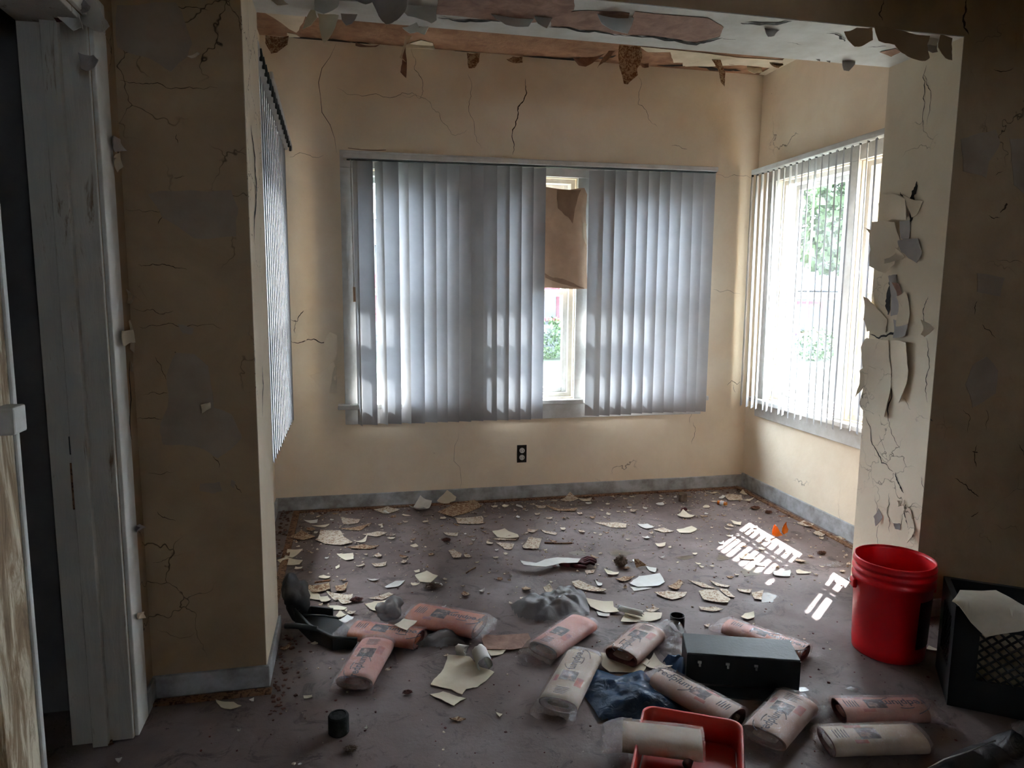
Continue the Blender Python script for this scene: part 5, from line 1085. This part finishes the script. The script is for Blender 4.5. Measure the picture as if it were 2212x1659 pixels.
# wire and twig
tag(MB().tube([F(2000, 1662, .006), F(2040, 1640, .03), F(2090, 1624, .05), (F(2150, 1600, .06))], .0018, 6).build('wire', 'metal', smooth=True), 'thin pale wire looping over the dark corner bag', 'wire')
tag(MB().tube([F(1007, 1238, .006), F(1015, 1232, .01), F(1027, 1226, .006)], .003, 6).build('twig', 'tack', smooth=True), 'short brown twig on the floor right of the cracked cream flake', 'twig')
tag(MB().tube([F(1176, 1172, .004), F(1205, 1174, .006), F(1236, 1173, .004)], .004, 6).build('wood_splinter', 'tack', smooth=True), 'thin wood splinter right of the mid-floor paint stack', 'splinter')
tag(MB().prism([F(712, 1262), F(714, 1260), F(680, 1264), F(681, 1266)], .012, .018).build('wood_splinter', 'tack'), 'brown wood splinter on top of the flake heap by the left jamb', 'splinter')

# ------------------------------------------------------------------ outdoors
GZ = -.6
tag(box('ground', (-30, YB+.3, GZ-.2), (45, 60, GZ), 'grass'), kind='structure')
tag(box('ground_right', (XR+.3, -30, GZ-.2), (45, YB+.3, GZ), 'grass'), kind='structure')
tag(box('ground_left', (-30, -30, GZ-.2), (XL-.3, YB+.3, GZ), 'grass'), kind='structure')
tag(box('path', (-30, 11.6, GZ), (45, 13.0, GZ+.02), 'concrete'), kind='structure')
def house(name, x0, x1, y0, y1, zt, roofh, label, wins_, gable=True):
    b = MB().box((x0, y0, GZ), (x1, y1, zt)); h_ = tag(b.build(name, 'siding'), label, 'house')
    sdg = MB(); z = GZ+.1
    while z < zt: sdg.box((x0-.01, y0-.02, z), (x1+.01, y0, z+.015)); z += .16
    sdg.build('siding_boards', 'siding', h_)
    xm = (x0+x1)/2
    rf = MB().add([(x0-.4, y0-.4, zt), (x1+.4, y0-.4, zt), (xm, y0-.4, zt+roofh), (x0-.4, y1, zt), (x1+.4, y1, zt), (xm, y1, zt+roofh)], [(0, 1, 2), (3, 5, 4), (0, 2, 5, 3), (1, 4, 5, 2), (0, 3, 4, 1)])
    rf.build('gable_roof', 'roof', h_)
    for wx, wz, ww, wh in wins_:
        f_ = MB().box((wx-ww/2-.08, y0-.06, wz-.08), (wx+ww/2+.08, y0-.021, wz)).box((wx-ww/2-.08, y0-.06, wz+wh), (wx+ww/2+.08, y0-.021, wz+wh+.08)).box((wx-ww/2-.08, y0-.06, wz), (wx-ww/2, y0-.021, wz+wh)).box((wx+ww/2, y0-.06, wz), (wx+ww/2+.08, y0-.021, wz+wh)).box((wx-.04, y0-.06, wz), (wx+.04, y0-.021, wz+wh)).build('window_frame', 'redtrim', h_)
        MB().box((wx-ww/2, y0-.03, wz), (wx+ww/2, y0-.022, wz+wh)).build('pane', 'darkglass', f_)
    return h_
house('house', -1.5, 9.5, 20, 27, 2.4, 1.6, 'pale sided house with red window trim seen through the back window', [(5.75, .45, 1.1, .8), (1.2, .45, 1.2, 1.1), (3.3, .45, .8, .8)])
left_blocker_mb = MB().box((-9, -4, GZ), (-3.6, 12, 3.2)); nb = tag(left_blocker_mb.build('house', 'siding'), 'unseen house block added outside the left wall to shade its window', 'house')  # out of view; added to keep open sky off the left window
MB().add([(-9.2, -4.2, 3.2), (-3.3, -4.2, 3.2), (-3.3, 12.2, 3.2), (-9.2, 12.2, 3.2), (-6.2, -4.2, 5), (-6.2, 12.2, 5)], [(0, 1, 4), (2, 3, 5), (1, 2, 5, 4), (0, 4, 5, 3), (0, 3, 2, 1)]).build('gable_roof', 'roof', nb)
house('house', 11.2, 18.2, 19, 26, 1.3, 2.1, 'grey roofed house seen through the right window', [(13.2, .1, .8, .8), (15.2, .1, .8, .8)])
def foliage(name, c, rad, n, size, parent=None, seed=0, mat='leaf'):
    rnd = random.Random(seed); b = MB()
    for _ in range(n):
        while 1:
            v = Vector((rnd.uniform(-1, 1), rnd.uniform(-1, 1), rnd.uniform(-1, 1)))
            if v.length < 1 and noise.noise(v*2.2+Vector((seed, 0, 0))) > -.12: break
        p = Vector(c)+Vector((v.x*rad[0], v.y*rad[1], v.z*rad[2])); s = size*rnd.uniform(.6, 1.3); a = Vector((rnd.gauss(0, 1), rnd.gauss(0, 1), rnd.gauss(0, 1))).normalized(); u = a.orthogonal().normalized(); w = a.cross(u)
        b.add([p-u*s, p-w*s*.6, p+u*s, p+w*s*.6], [(0, 1, 2, 3)])
    return b.build(name, mat, parent)
def tree(x, y, h, r, label, seed, n=4000, size=.09):
    t_ = MB().tube([(x, y, GZ), (x+.1, y, GZ+h*.5), (x+.05, y, GZ+h*.8)], [.14, .10, .05], 8).tube([(x+.1, y, GZ+h*.45), (x+.7, y+.2, GZ+h*.75)], [.06, .03], 6).tube([(x+.1, y, GZ+h*.5), (x-.7, y-.2, GZ+h*.8)], [.06, .03], 6).build('trunk', 'bark')
    e = empty('tree', (x, y, GZ)); adopt(t_, e); f_ = foliage('foliage', (x, y, GZ+h), (r, r, r*.75), n, size, None, seed); f_['kind'] = 'stuff'; adopt(f_, e); return tag(e, label, 'tree')
tree(8.9, 11.4, 3.9, 2.3, 'leafy green tree outside the right window', 3, 9000)
tree(3.0, 16, 4.6, 2.0, 'leafy tree seen high between slats of the back blind', 5, 2500, .12)
for i, (x, wd) in enumerate(((2.6, 'leftmost'), (3.9, 'second from left'), (5.2, 'middle'), (6.5, 'second from right'), (7.8, 'rightmost'))):
    f_ = foliage('shrub', (x, 18.6, GZ+.55), (.60, .4, .62), 800, .05, None, 20+i); tag(f_, wd+' shrub of the row before the pale sided house', 'shrub', 'shrubs along the pale house')
for i, (x, y, wd) in enumerate(((12.3, 17.2, 'leftmost'), (13.9, 17.4, 'middle'), (15.5, 17.5, 'rightmost'))):
    f_ = foliage('shrub', (x, y, GZ+.45), (.7, .4, .5), 600, .06, None, 30+i); tag(f_, wd+' dark shrub in front of the grey roofed house', 'shrub', 'shrubs by the grey roofed house')
tag(MB().tube([(6.3, 8.35, GZ), (6.3, 8.35, 5)], .05, 8).build('utility_pole', 'bark'), 'grey metal pole outside the right window', 'pole')
